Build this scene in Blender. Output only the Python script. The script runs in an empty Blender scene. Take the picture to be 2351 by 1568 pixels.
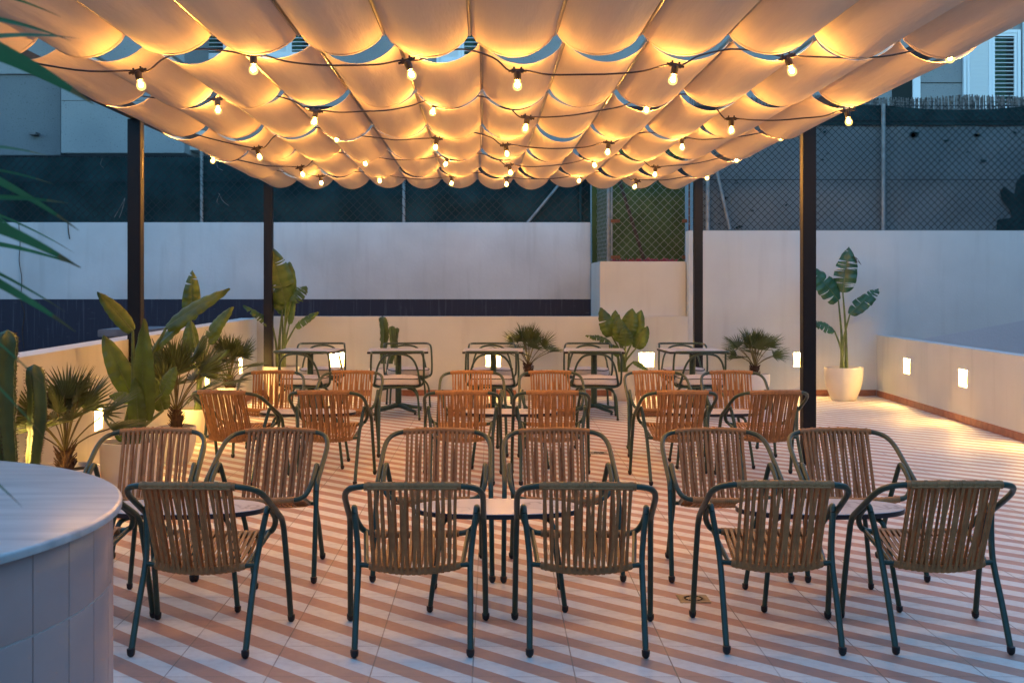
import bpy, bmesh, math, random
from mathutils import Vector, Matrix
R = math.radians
random.seed(7)
S = bpy.context.scene
COL = S.collection

# ------------------------------------------------------------------ camera, sky, sun, exposure
F, HX, HY, CH = 2800.0, 1130.0, 650.0, 1.55          # focal length and principal point in 2351-px units, eye height
cam = bpy.data.cameras.new('camera'); cam_o = bpy.data.objects.new('camera', cam); COL.objects.link(cam_o)
cam_o.location = (0, 0, CH); cam_o.rotation_euler = (R(90), 0, 0)
cam.sensor_width = 36; cam.lens = 36*F/2351
cam.shift_x = (2351/2-HX)/2351; cam.shift_y = (HY-1568/2)/2351
cam.clip_end = 1000; cam.clip_start = 0.05
cam.dof.use_dof = True; cam.dof.focus_distance = 8.0; cam.dof.aperture_fstop = 9.0
S.camera = cam_o
SUN_EL, SUN_ROT = 18.0, 0.0
w = bpy.data.worlds.new('World'); S.world = w; w.use_nodes = True
nt = w.node_tree; bg = nt.nodes['Background']
sky = nt.nodes.new('ShaderNodeTexSky'); sky.sky_type = 'NISHITA'; sky.sun_disc = False
sky.sun_elevation = R(SUN_EL); sky.sun_rotation = R(SUN_ROT)
sky.air_density = 1.0; sky.dust_density = 0.3; sky.ozone_density = 4.4
tint = nt.nodes.new('ShaderNodeMix'); tint.data_type = 'RGBA'; tint.blend_type = 'MULTIPLY'; tint.inputs[0].default_value = 1
tint.inputs[7].default_value = (.90, 1.09, 1.0, 1); nt.links.new(sky.outputs[0], tint.inputs[6]); nt.links.new(tint.outputs[2], bg.inputs[0]); bg.inputs[1].default_value = 0.15
sl = bpy.data.lights.new('sun', 'SUN'); sl.energy = 0.01; sl.angle = R(15); sl.color = (1, .93, .85)
so = bpy.data.objects.new('sun', sl); COL.objects.link(so)
so.rotation_euler = (R(90-SUN_EL), 0, R(180-SUN_ROT)+R(180))
S.view_settings.view_transform = 'Standard'; S.view_settings.look = 'None'
S.view_settings.exposure = 1.95; S.view_settings.gamma = 1; S.view_settings.use_curve_mapping = False
cy = S.cycles
try:
    cy.use_denoising = True; cy.denoiser = 'OPENIMAGEDENOISE'; cy.max_bounces = 6; cy.diffuse_bounces = 4
    cy.use_light_tree = True; cy.sample_clamp_indirect = 6
except Exception: pass

def at(x, y, D):
    return Vector(((x-HX)*D/F, D, CH-(y-HY)*D/F))

# ------------------------------------------------------------------ materials
def mat(name, col, rough=.5, metal=0., var=0., vs=8., bump=0., bs=60., spec=.5, trans=0., col2=None, emit=None, es=0.):
    m = bpy.data.materials.new(name); m.use_nodes = True
    n = m.node_tree.nodes; l = m.node_tree.links; p = n['Principled BSDF']
    p.inputs['Base Color'].default_value = (*col, 1); p.inputs['Roughness'].default_value = rough
    p.inputs['Metallic'].default_value = metal; p.inputs['Specular IOR Level'].default_value = spec
    tc = n.new('ShaderNodeTexCoord')
    if var > 0:
        nz = n.new('ShaderNodeTexNoise'); nz.inputs['Scale'].default_value = vs; nz.inputs['Detail'].default_value = 6
        l.new(tc.outputs['Object'], nz.inputs['Vector'])
        mx = n.new('ShaderNodeMix'); mx.data_type = 'RGBA'
        c2 = col2 if col2 else tuple(c*(1-var) for c in col)
        mx.inputs[6].default_value = (*col, 1); mx.inputs[7].default_value = (*c2, 1)
        rp = n.new('ShaderNodeMapRange'); rp.inputs[1].default_value = .35; rp.inputs[2].default_value = .65
        l.new(nz.outputs[0], rp.inputs[0]); l.new(rp.outputs[0], mx.inputs[0]); l.new(mx.outputs[2], p.inputs['Base Color'])
    if bump > 0:
        nb = n.new('ShaderNodeTexNoise'); nb.inputs['Scale'].default_value = bs; nb.inputs['Detail'].default_value = 5
        l.new(tc.outputs['Object'], nb.inputs['Vector'])
        bp = n.new('ShaderNodeBump'); bp.inputs['Strength'].default_value = bump; bp.inputs['Distance'].default_value = .01
        l.new(nb.outputs[0], bp.inputs['Height']); l.new(bp.outputs[0], p.inputs['Normal'])
    if emit:
        p.inputs['Emission Color'].default_value = (*emit, 1); p.inputs['Emission Strength'].default_value = es
    if trans > 0:
        tr = n.new('ShaderNodeBsdfTranslucent'); ms = n.new('ShaderNodeMixShader'); ms.inputs[0].default_value = trans
        src = p.inputs['Base Color'].links[0].from_socket if p.inputs['Base Color'].links else None
        if src: l.new(src, tr.inputs[0])
        else: tr.inputs[0].default_value = (*col, 1)
        out = n['Material Output']
        l.new(p.outputs[0], ms.inputs[1]); l.new(tr.outputs[0], ms.inputs[2]); l.new(ms.outputs[0], out.inputs[0])
    return m

WARM = (1.0, .455, .08)
M = {}
M['green'] = mat('green_powder_coat', (.026, .062, .042), .38, var=.25, vs=30)
M['rubber'] = mat('black_rubber', (.012, .012, .014), .5)
M['rope'] = mat('tan_rope', (.43, .205, .070), .6, var=.28, vs=25, bump=.15, bs=300)
_n, _l = M['rope'].node_tree.nodes, M['rope'].node_tree.links; _p = _n['Principled BSDF']; _src = _p.inputs['Base Color'].links[0].from_socket
_oi = _n.new('ShaderNodeObjectInfo'); _hs = _n.new('ShaderNodeHueSaturation'); _mr = _n.new('ShaderNodeMapRange')
_l.new(_oi.outputs['Random'], _mr.inputs[0]); _mr.inputs[3].default_value = .82; _mr.inputs[4].default_value = 1.12
_l.new(_mr.outputs[0], _hs.inputs['Value']); _l.new(_src, _hs.inputs['Color']); _l.new(_hs.outputs[0], _p.inputs['Base Color'])
M['black_steel'] = mat('black_steel', (.0045, .004, .005), .5, var=.3, spec=.35, vs=20, bump=.06, bs=220)
M['alu'] = mat('brushed_aluminium', (.27, .22, .16), .32, .85)
M['cable'] = mat('dark_cable', (.03, .018, .012), .5)
M['filament'] = mat('hot_filament', (1, .9, .7), .3, emit=WARM, es=1120)
def glow_glass():
    m, n, l, p = nodes_of('glowing_bulb_glass')
    e = n.new('ShaderNodeEmission'); e.inputs[0].default_value = (1, .62, .17, 1); e.inputs[1].default_value = .75
    t = n.new('ShaderNodeBsdfTransparent'); ms = n.new('ShaderNodeMixShader'); ms.inputs[0].default_value = .5
    l.new(t.outputs[0], ms.inputs[1]); l.new(e.outputs[0], ms.inputs[2]); l.new(ms.outputs[0], n['Material Output'].inputs[0])
    try: m.cycles.emission_sampling = 'NONE'
    except Exception: pass
    return m
M['niche_glow'] = mat('niche_diffuser', (1, .9, .7), .3, emit=(1.0, .60, .16), es=115)
M['liner'] = mat('white_lamp_liner', (.8, .78, .72), .5)
M['plaster'] = mat('white_plaster', (.585, .60, .565), .85, var=.10, vs=1.2, bump=.22, bs=35, spec=.2)
M['plaster_patchy'] = mat('patchy_plaster', (.565, .59, .575), .85, var=.2, vs=.9, bump=.3, bs=22, spec=.2)
M['plaster_low'] = mat('rough_grey_patch', (.55, .55, .555), .9, var=.1, vs=1, bump=.35, bs=30, spec=.2)
M['terracotta'] = mat('terracotta_skirting', (.36, .135, .075), .45, var=.35, vs=14)
M['grout'] = mat('pale_grout', (.62, .58, .54), .8)
M['pot_white'] = mat('glazed_white_pot', (.66, .60, .50), .16, var=.06, vs=4)
M['pot_matt'] = mat('matt_white_pot', (.72, .68, .64), .5, var=.1, vs=6)
M['soil'] = mat('dark_soil', (.03, .02, .013), .95, var=.5, vs=40, bump=.6, bs=60)
M['leaf'] = mat('banana_leaf', (.125, .195, .034), .36, var=.5, vs=4, trans=.38)
M['leaf_deep'] = mat('deep_green_leaf', (.040, .125, .055), .34, var=.4, vs=5, trans=.18)
M['stem'] = mat('leaf_stalk', (.12, .17, .04), .45, var=.4, vs=12)
M['palm'] = mat('fan_palm_leaf', (.105, .145, .045), .45, var=.5, vs=6, trans=.22)
M['palm_stem'] = mat('fan_palm_stem', (.13, .11, .035), .5, var=.4, vs=20)
M['trunk'] = mat('palm_trunk_fibre', (.07, .035, .02), .9, var=.5, vs=40, bump=.6, bs=90)
M['cactus'] = mat('cactus_skin', (.055, .105, .03), .5, var=.35, vs=7)
M['spine'] = mat('cactus_spines', (.03, .018, .012), .7)
M['frond'] = mat('near_palm_leaflet', (.045, .20, .075), .4, var=.5, vs=5, trans=.3)
M['frond_dry'] = mat('dry_leaf_tip', (.20, .17, .06), .6, var=.4, vs=9)
M['cushion'] = mat('cream_cushion', (.56, .52, .49), .9, var=.08, vs=60, bump=.2, bs=400, spec=.1)
M['piping'] = mat('dark_piping', (.03, .035, .03), .8)
M['cloth_dark'] = mat('dark_green_shade_net', (.028, .062, .064), .9, var=.5, vs=2.2, bump=.3, bs=20, spec=.05)
M['cloth_olive'] = mat('olive_shade_net', (.075, .10, .035), .95, var=.35, vs=2.5, bump=.2, bs=30, spec=.05)
M['wire'] = mat('dull_chain_link_wire', (.004, .008, .009), .6)
M['wire_pale'] = mat('galvanised_wire', (.23, .23, .18), .5, .5)
M['galv'] = mat('galvanised_post', (.24, .25, .24), .6, .3, var=.3, vs=12)
M['rust'] = mat('rusted_bracket', (.20, .07, .025), .8, var=.4, vs=30)
M['reed'] = mat('dry_reed', (.24, .20, .175), .9, var=.75, vs=25)
M['shutter'] = mat('white_shutter', (.62, .65, .68), .5)
M['dark_room'] = mat('dark_room_behind_shutter', (.008, .014, .013), .9)
M['curtain'] = mat('green_curtain', (.015, .05, .035), .9)
M['steel'] = mat('floor_drain_steel', (.34, .31, .27), .38, .8, var=.25, vs=30)
M['black_hole'] = mat('drain_slot', (.006, .006, .006), .6)
M['petal'] = mat('red_petal', (.28, .012, .02), .6)
M['slab_grey'] = mat('grey_concrete_cap', (.17, .17, .18), .9, var=.3, vs=6)
M['soil_ground'] = mat('bare_ground', (.08, .075, .07), .95, var=.3, vs=.8)
M['table_edge'] = mat('dark_table_edge', (.018, .016, .02), .4)

for _k in ('plaster', 'plaster_patchy'):
    _n, _l = M[_k].node_tree.nodes, M[_k].node_tree.links; _p = _n['Principled BSDF']; _src = _p.inputs['Base Color'].links[0].from_socket
    _tc = _n.new('ShaderNodeTexCoord'); _mp = _n.new('ShaderNodeMapping'); _mp.inputs['Scale'].default_value = (5, 5, .5); _l.new(_tc.outputs['Object'], _mp.inputs[0])
    _nz = _n.new('ShaderNodeTexNoise'); _nz.inputs['Scale'].default_value = 1.3; _nz.inputs['Detail'].default_value = 8; _l.new(_mp.outputs[0], _nz.inputs['Vector'])
    _mr = _n.new('ShaderNodeMapRange'); _mr.inputs[1].default_value = .54; _mr.inputs[2].default_value = .78; _mr.inputs[4].default_value = .35 if _k == 'plaster_patchy' else .22; _l.new(_nz.outputs[0], _mr.inputs[0])
    _mx = _n.new('ShaderNodeMix'); _mx.data_type = 'RGBA'; _mx.inputs[7].default_value = (.30, .30, .28, 1); _l.new(_mr.outputs[0], _mx.inputs[0]); _l.new(_src, _mx.inputs[6]); _l.new(_mx.outputs[2], _p.inputs['Base Color'])

def nodes_of(name):
    m = bpy.data.materials.new(name); m.use_nodes = True
    return m, m.node_tree.nodes, m.node_tree.links, m.node_tree.nodes['Principled BSDF']
def mth(n, l, op, a, b=None, c=None):
    k = n.new('ShaderNodeMath'); k.operation = op
    for i, q in enumerate((a, b, c)):
        if q is None: continue
        if isinstance(q, (int, float)): k.inputs[i].default_value = q
        else: l.new(q, k.inputs[i])
    return k.outputs[0]
def mixc(n, l, f, a, b, mode='MIX'):
    k = n.new('ShaderNodeMix'); k.data_type = 'RGBA'; k.blend_type = mode
    for i, q in ((0, f), (6, a), (7, b)):
        if isinstance(q, (int, float)): k.inputs[i].default_value = q
        elif isinstance(q, tuple): k.inputs[i].default_value = (*q, 1)
        else: l.new(q, k.inputs[i])
    return k.outputs[2]
def noise(n, l, scale, vec, detail=5):
    k = n.new('ShaderNodeTexNoise'); k.inputs['Scale'].default_value = scale; k.inputs['Detail'].default_value = detail
    l.new(vec, k.inputs['Vector']); return k.outputs[0]
def mapr(n, l, v, a, b, c=0., d=1.):
    k = n.new('ShaderNodeMapRange'); l.new(v, k.inputs[0])
    for i, q in enumerate((a, b, c, d)): k.inputs[i+1].default_value = q
    return k.outputs[0]

def floor_material():
    m, n, l, p = nodes_of('striped_floor_tiles')
    T = .405
    tc = n.new('ShaderNodeTexCoord'); sp = n.new('ShaderNodeSeparateXYZ'); l.new(tc.outputs['Object'], sp.inputs[0])
    x = mth(n, l, 'ADD', sp.outputs[0], .0777); y = mth(n, l, 'SUBTRACT', sp.outputs[1], 5.213)
    u = mth(n, l, 'MULTIPLY', mth(n, l, 'ADD', x, y), 1.5/T)
    fr = mth(n, l, 'FRACT', u)
    d = mth(n, l, 'ABSOLUTE', mth(n, l, 'SUBTRACT', fr, .75))       # pink for fr in .5..1
    pink = mapr(n, l, d, .246, .254, 1, 0)
    edge_noise = noise(n, l, 3.0, tc.outputs['Object'])
    fine = noise(n, l, 28.0, tc.outputs['Object'], 8)
    white = mixc(n, l, mapr(n, l, edge_noise, .35, .7), (.72, .735, .70), (.63, .645, .62))
    rose = mixc(n, l, mapr(n, l, edge_noise, .3, .7), (.47, .275, .215), (.42, .25, .20))
    c = mixc(n, l, pink, white, rose)
    c = mixc(n, l, mapr(n, l, fine, .45, .75, 0, .22), c, (.40, .33, .29))
    # per-tile tone
    tx = mth(n, l, 'DIVIDE', x, T); ty = mth(n, l, 'DIVIDE', y, T)
    cv = n.new('ShaderNodeCombineXYZ'); l.new(mth(n, l, 'FLOOR', tx), cv.inputs[0]); l.new(mth(n, l, 'FLOOR', ty), cv.inputs[1])
    wn = n.new('ShaderNodeTexWhiteNoise'); wn.noise_dimensions = '3D'; l.new(cv.outputs[0], wn.inputs['Vector'])
    c = mixc(n, l, mapr(n, l, wn.outputs[0], 0, 1, 0, .12), c, (.30, .27, .25))
    # joints
    def near(t):
        a = mth(n, l, 'ABSOLUTE', mth(n, l, 'SUBTRACT', mth(n, l, 'FRACT', mth(n, l, 'ADD', t, .5)), .5))
        return mapr(n, l, a, .0045, .0085, 1, 0)
    j = mth(n, l, 'MAXIMUM', near(tx), mth(n, l, 'MULTIPLY', near(ty), .75))
    jn = mth(n, l, 'MULTIPLY', j, mapr(n, l, edge_noise, .3, .6, .35, 1))
    c = mixc(n, l, jn, c, (.20, .165, .14))
    m3 = n.new('ShaderNodeMapping'); m3.inputs['Scale'].default_value = (1.1, 3.4, 1); m3.inputs['Rotation'].default_value = (0, 0, .6); l.new(tc.outputs['Object'], m3.inputs[0])
    sc_ = noise(n, l, 2.6, m3.outputs[0], 9); c = mixc(n, l, mapr(n, l, sc_, .56, .74, 0, .30), c, (.26, .22, .20))
    # specks of dirt
    vo = n.new('ShaderNodeTexVoronoi'); vo.inputs['Scale'].default_value = 5.5; l.new(tc.outputs['Object'], vo.inputs['Vector'])
    c = mixc(n, l, mapr(n, l, vo.outputs['Distance'], .018, .03, .6, 0), c, (.06, .05, .045))
    l.new(c, p.inputs['Base Color'])
    l.new(mapr(n, l, fine, .3, .7, .42, .62), p.inputs['Roughness']); p.inputs['Specular IOR Level'].default_value = .35
    bp = n.new('ShaderNodeBump'); bp.inputs['Strength'].default_value = .35; bp.inputs['Distance'].default_value = .003
    h = mth(n, l, 'SUBTRACT', mth(n, l, 'MULTIPLY', fine, .3), j); l.new(h, bp.inputs['Height']); l.new(bp.outputs[0], p.inputs['Normal'])
    return m
M['floor'] = floor_material()
M['bulb'] = glow_glass()

def marble(name, base, vein, scale):
    m, n, l, p = nodes_of(name)
    tc = n.new('ShaderNodeTexCoord')
    nz = noise(n, l, scale, tc.outputs['Object'], 8)
    a = mth(n, l, 'ABSOLUTE', mth(n, l, 'SUBTRACT', nz, .5))
    v = mapr(n, l, a, 0, .02, .75, 0)
    big = noise(n, l, scale*.5, tc.outputs['Object'], 3)
    c = mixc(n, l, mth(n, l, 'MULTIPLY', v, mapr(n, l, big, .4, .6)), base, vein)
    c = mixc(n, l, mapr(n, l, big, .35, .7, 0, .25), c, vein)
    l.new(c, p.inputs['Base Color']); p.inputs['Roughness'].default_value = .25
    return m
M['marble'] = marble('white_marble_laminate', (.66, .63, .61), (.27, .24, .23), 3.0)
def counter_top():
    m, n, l, p = nodes_of('streaked_marble_counter')
    tc = n.new('ShaderNodeTexCoord'); mp = n.new('ShaderNodeMapping'); mp.inputs['Scale'].default_value = (1.2, 9, 1); mp.inputs['Rotation'].default_value = (0, 0, .12)
    l.new(tc.outputs['Object'], mp.inputs[0])
    nz = noise(n, l, 2.2, mp.outputs[0], 8)
    c = mixc(n, l, mapr(n, l, nz, .38, .68), (.47, .475, .46), (.32, .335, .335))
    l.new(c, p.inputs['Base Color']); p.inputs['Roughness'].default_value = .3
    return m
M['counter_top'] = counter_top()
M['counter_tile'] = mat('glazed_blush_tile', (.40, .29, .265), .25, var=.14, vs=3, col2=(.33, .265, .255))

def fabric():
    m, n, l, p = nodes_of('cream_shade_fabric')
    tc = n.new('ShaderNodeTexCoord'); mp = n.new('ShaderNodeMapping'); mp.inputs['Scale'].default_value = (140, 8, 140)
    l.new(tc.outputs['Object'], mp.inputs[0])
    weave = noise(n, l, 1.0, mp.outputs[0], 4); big = noise(n, l, 1.1, tc.outputs['Object'], 4)
    c = mixc(n, l, mapr(n, l, weave, .3, .7, 0, .35), (.72, .58, .43), (.62, .49, .36))
    c = mixc(n, l, mapr(n, l, big, .4, .75, 0, .25), c, (.54, .42, .33))
    l.new(c, p.inputs['Base Color']); p.inputs['Roughness'].default_value = .85; p.inputs['Specular IOR Level'].default_value = .15
    bp = n.new('ShaderNodeBump'); bp.inputs['Strength'].default_value = .9; bp.inputs['Distance'].default_value = .02
    m2 = n.new('ShaderNodeMapping'); m2.inputs['Scale'].default_value = (9, 1.1, 9); l.new(tc.outputs['Object'], m2.inputs[0])
    wr = noise(n, l, 1.0, m2.outputs[0], 5); hh = mth(n, l, 'ADD', mth(n, l, 'MULTIPLY', wr, .8), mth(n, l, 'MULTIPLY', weave, .05))
    l.new(hh, bp.inputs['Height']); l.new(bp.outputs[0], p.inputs['Normal'])
    tr = n.new('ShaderNodeBsdfTranslucent'); l.new(c, tr.inputs[0]); ms = n.new('ShaderNodeMixShader'); ms.inputs[0].default_value = .04
    l.new(p.outputs[0], ms.inputs[1]); l.new(tr.outputs[0], ms.inputs[2]); l.new(ms.outputs[0], n['Material Output'].inputs[0])
    return m
M['fabric'] = fabric()

def stucco(name, a, b):
    m, n, l, p = nodes_of(name)
    tc = n.new('ShaderNodeTexCoord')
    sp = noise(n, l, 38, tc.outputs['Object'], 3); big = noise(n, l, .6, tc.outputs['Object'], 4)
    c = mixc(n, l, mapr(n, l, big, .35, .7), a, b)
    c = mixc(n, l, mapr(n, l, sp, .62, .70, 0, .75), c, (.07, .075, .08))
    l.new(c, p.inputs['Base Color']); p.inputs['Roughness'].default_value = .9; p.inputs['Specular IOR Level'].default_value = .2
    bp = n.new('ShaderNodeBump'); bp.inputs['Strength'].default_value = .4; bp.inputs['Distance'].default_value = .02
    l.new(sp, bp.inputs['Height']); l.new(bp.outputs[0], p.inputs['Normal'])
    return m
M['stucco'] = stucco('speckled_grey_stucco', (.245, .255, .26), (.20, .21, .22))
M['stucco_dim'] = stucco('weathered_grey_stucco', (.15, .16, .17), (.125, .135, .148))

def navy():
    m, n, l, p = nodes_of('navy_painted_band')
    tc = n.new('ShaderNodeTexCoord'); mp = n.new('ShaderNodeMapping'); mp.inputs['Scale'].default_value = (14, 1, .7)
    l.new(tc.outputs['Object'], mp.inputs[0])
    st = noise(n, l, 2.0, mp.outputs[0], 6)
    mp2 = n.new('ShaderNodeMapping'); mp2.inputs['Scale'].default_value = (1.5, 1, 9); l.new(tc.outputs['Object'], mp2.inputs[0])
    sc = noise(n, l, 4.0, mp2.outputs[0], 6)
    c = mixc(n, l, mapr(n, l, st, .55, .78, 0, .5), (.016, .018, .034), (.11, .11, .13))
    c = mixc(n, l, mapr(n, l, sc, .66, .74, 0, .45), c, (.14, .13, .14))
    l.new(c, p.inputs['Base Color']); p.inputs['Roughness'].default_value = .75
    return m
M['navy'] = navy()

def torn_cloth():
    m, n, l, p = nodes_of('faded_grey_shade_net')
    tc = n.new('ShaderNodeTexCoord'); sp = n.new('ShaderNodeSeparateXYZ'); l.new(tc.outputs['Object'], sp.inputs[0])
    ln = mth(n, l, 'FRACT', mth(n, l, 'MULTIPLY', sp.outputs[2], 45))
    big = noise(n, l, .9, tc.outputs['Object'], 5)
    c = mixc(n, l, mapr(n, l, big, .3, .72), (.20, .225, .225), (.115, .145, .15))
    c = mixc(n, l, mapr(n, l, ln, .0, .5, .3, 0), c, (.09, .10, .11))
    mp = n.new('ShaderNodeMapping'); mp.inputs['Scale'].default_value = (1, 1, 1.3); l.new(tc.outputs['Object'], mp.inputs[0])
    vo = n.new('ShaderNodeTexVoronoi'); vo.inputs['Scale'].default_value = 2.6; l.new(mp.outputs[0], vo.inputs['Vector'])
    wob = noise(n, l, 9, tc.outputs['Object'], 4)
    dd = mth(n, l, 'ADD', vo.outputs['Distance'], mth(n, l, 'MULTIPLY', mth(n, l, 'SUBTRACT', wob, .5), .35))
    c = mixc(n, l, mapr(n, l, dd, .045, .07, .8, 0), c, (.02, .035, .037))
    l.new(c, p.inputs['Base Color']); p.inputs['Roughness'].default_value = .9; p.inputs['Specular IOR Level'].default_value = .1
    return m
M['cloth_pale'] = torn_cloth()

# ------------------------------------------------------------------ mesh builder and naming helpers
class MB:
    def __init__(s): s.v = []; s.f = []; s.mi = []; s.cur = 0
    def add(s, vs, fs):
        b = len(s.v); s.v += [Vector(q) for q in vs]; s.f += [tuple(i+b for i in q) for q in fs]; s.mi += [s.cur]*len(fs)
    def box(s, x0, x1, y0, y1, z0, z1, mt=None):
        vs = [(x, y, z) for z in (z0, z1) for y in (y0, y1) for x in (x0, x1)]
        if mt is not None: vs = [mt @ Vector(q) for q in vs]
        s.add(vs, [(0, 2, 3, 1), (4, 5, 7, 6), (0, 1, 5, 4), (2, 6, 7, 3), (0, 4, 6, 2), (1, 3, 7, 5)])
    def tube(s, pts, r, n=8, cap=True, closed=False, flat=None):
        pts = [Vector(q) for q in pts]; m = len(pts)
        rr = r if isinstance(r, (list, tuple)) else [r]*m
        T = []
        for i in range(m):
            a = pts[(i-1) % m] if (closed or i > 0) else pts[i]; b = pts[(i+1) % m] if (closed or i < m-1) else pts[i]
            t = (b-a); T.append(t.normalized() if t.length > 1e-9 else Vector((0, 0, 1)))
        u = T[0].orthogonal().normalized() if flat is None else (Vector(flat)-T[0]*T[0].dot(Vector(flat))).normalized()
        vs = []
        for i in range(m):
            if i: 
                u = u-T[i]*u.dot(T[i]); u = u.normalized() if u.length > 1e-9 else T[i].orthogonal().normalized()
            w_ = T[i].cross(u)
            for k in range(n):
                a = 2*math.pi*k/n
                vs.append(pts[i]+(u*math.cos(a)+w_*math.sin(a))*rr[i])
        fs = []
        for i in range(m if closed else m-1):
            for k in range(n):
                j = (i+1) % m
                fs.append((i*n+k, i*n+(k+1) % n, j*n+(k+1) % n, j*n+k))
        if cap and not closed:
            fs.append(tuple(range(n-1, -1, -1))); fs.append(tuple((m-1)*n+k for k in range(n)))
        s.add(vs, fs)
    def strap(s, pts, w, t, side):                       # flat band of width w along side, thickness t
        pts = [Vector(q) for q in pts]; m = len(pts); side = Vector(side).normalized(); vs = []
        for i in range(m):
            a = pts[max(i-1, 0)]; b = pts[min(i+1, m-1)]; tg = (b-a).normalized(); nn = tg.cross(side).normalized()
            for dx, dn in ((-1, -1), (1, -1), (1, 1), (-1, 1)): vs.append(pts[i]+side*dx*w/2+nn*dn*t/2)
        fs = [(i*4+k, i*4+(k+1) % 4, i*4+4+(k+1) % 4, i*4+4+k) for i in range(m-1) for k in range(4)]
        fs += [(3, 2, 1, 0), tuple((m-1)*4+k for k in range(4))]
        s.add(vs, fs)
    def lathe(s, prof, c=(0, 0, 0), n=40):               # prof: (r, z)
        vs = []; fs = []; m = len(prof)
        for r, z in prof:
            for k in range(n):
                a = 2*math.pi*k/n; vs.append((c[0]+r*math.cos(a), c[1]+r*math.sin(a), c[2]+z))
        for i in range(m-1):
            for k in range(n): fs.append((i*n+k, i*n+(k+1) % n, (i+1)*n+(k+1) % n, (i+1)*n+k))
        if prof[0][0] > 1e-6: fs.append(tuple(range(n-1, -1, -1)))
        if prof[-1][0] > 1e-6: fs.append(tuple((m-1)*n+k for k in range(n)))
        s.add(vs, fs)
    def build(s, name, m, parent=None, org=None, smooth=True, bev=0., ang=40):
        org = Vector(org) if org is not None else Vector((0, 0, 0))
        me = bpy.data.meshes.new(name); me.from_pydata([tuple(q-org) for q in s.v], [], s.f)
        me.polygons.foreach_set('material_index', s.mi)
        bm = bmesh.new(); bm.from_mesh(me)
        bmesh.ops.remove_doubles(bm, verts=bm.verts, dist=1e-6)
        bmesh.ops.recalc_face_normals(bm, faces=bm.faces)
        if bev > 0:
            es = [e for e in bm.edges if len(e.link_faces) == 2 and e.calc_face_angle() > R(50)]
            bmesh.ops.bevel(bm, geom=es, offset=bev, segments=2, affect='EDGES', clamp_overlap=True)
        bm.to_mesh(me); bm.free()
        for q in (m if isinstance(m, (list, tuple)) else [m]): me.materials.append(q)
        if smooth:
            me.shade_smooth()
            try: me.set_sharp_from_angle(angle=R(ang))
            except Exception: pass
        o = bpy.data.objects.new(name, me); COL.objects.link(o)
        if parent is not None: o.parent = parent
        elif org.length > 0: o.location = org
        return o

def tag(o, label=None, cat=None, group=None, kind=None):
    if label: o['label'] = label
    if cat: o['category'] = cat
    if group: o['group'] = group
    if kind: o['kind'] = kind
    return o
def empty(name, loc=(0, 0, 0), rz=0., label=None, cat=None, group=None):
    o = bpy.data.objects.new(name, None); COL.objects.link(o); o.location = loc; o.rotation_euler = (0, 0, rz)
    o.empty_display_size = .1
    return tag(o, label, cat, group)
KIDS = {}
def copy_tree(o, parent=None):
    c = o.copy(); COL.objects.link(c)
    if parent is not None: c.parent = parent
    for ch in list(o.children): copy_tree(ch, c)
    return c
def spl(pts, k=6, closed=False):                          # Catmull-Rom
    P = [Vector(q) for q in pts]; m = len(P); out = []
    for i in range(m if closed else m-1):
        p0 = P[(i-1) % m] if (closed or i > 0) else P[i]*2-P[i+1]
        p1 = P[i]; p2 = P[(i+1) % m]
        p3 = P[(i+2) % m] if (closed or i < m-2) else p2*2-p1
        for j in range(k):
            t = j/k; t2 = t*t; t3 = t2*t
            out.append(.5*((2*p1)+(p2-p0)*t+(2*p0-5*p1+4*p2-p3)*t2+(3*p1-p0-3*p2+p3)*t3))
    if not closed: out.append(P[-1])
    return out
def fillet(pts, r, k=5):
    P = [Vector(q) for q in pts]; out = [P[0]]
    for i in range(1, len(P)-1):
        a, b, c = P[i-1], P[i], P[i+1]; rr = r[i-1] if isinstance(r, (list, tuple)) else r
        d1 = min(rr, (a-b).length*.49); d2 = min(rr, (c-b).length*.49)
        s_, e_ = b+(a-b).normalized()*d1, b+(c-b).normalized()*d2
        for j in range(k+1):
            t = j/k; out.append(s_*(1-t)**2+b*2*t*(1-t)+e_*t*t)
    out.append(P[-1]); return out

# ------------------------------------------------------------------ ground and terrace floor
WL0, WL1 = Vector((-3.23, 16.75, 0)), Vector((-2.93, 2.0, 0))      # inner foot of left parapet
WR0, WR1 = Vector((5.285, 16.75, 0)), Vector((5.03, 4.0, 0))       # inner foot of right parapet
mb = MB(); mb.box(-150, 150, -150, 250, -.9, -.6); tag(mb.build('ground', M['soil_ground'], smooth=False), kind='structure')
mb = MB(); mb.box(-3.4, 5.45, -3.5, 16.9, -.25, 0); tag(mb.build('terrace_floor', M['floor'], smooth=False), kind='structure')

# unseen block added behind the viewer to keep low sky light off the terrace
mb = MB(); mb.box(-11, 11, -9, -3.51, -.6, 5.6); mb.box(-11, 11, -3.70, -3.30, 5.6, 6.0)
tag(mb.build('rear_sky_blocker', M['slab_grey'], org=(0, -6, 0), smooth=False), 'plain grey unseen block added behind the viewer to hold back low sky light', 'building')

mb = MB(); mb.box(-16, -11, -9, 14, -.6, 5.0); tag(mb.build('side_sky_blocker', M['slab_grey'], org=(-13, 2, 0), smooth=False), 'plain grey unseen block added on the left to hold back low sky light', 'building')  # added out of view to cut low sky light from the left
mb = MB(); mb.box(10.5, 16, -9, 16, -.6, 5.0); tag(mb.build('side_sky_blocker', M['slab_grey'], org=(13, 2, 0), smooth=False), 'plain grey unseen block added on the right to hold back low sky light', 'building')  # likewise added out of view, cutting low sky light from the right

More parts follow.
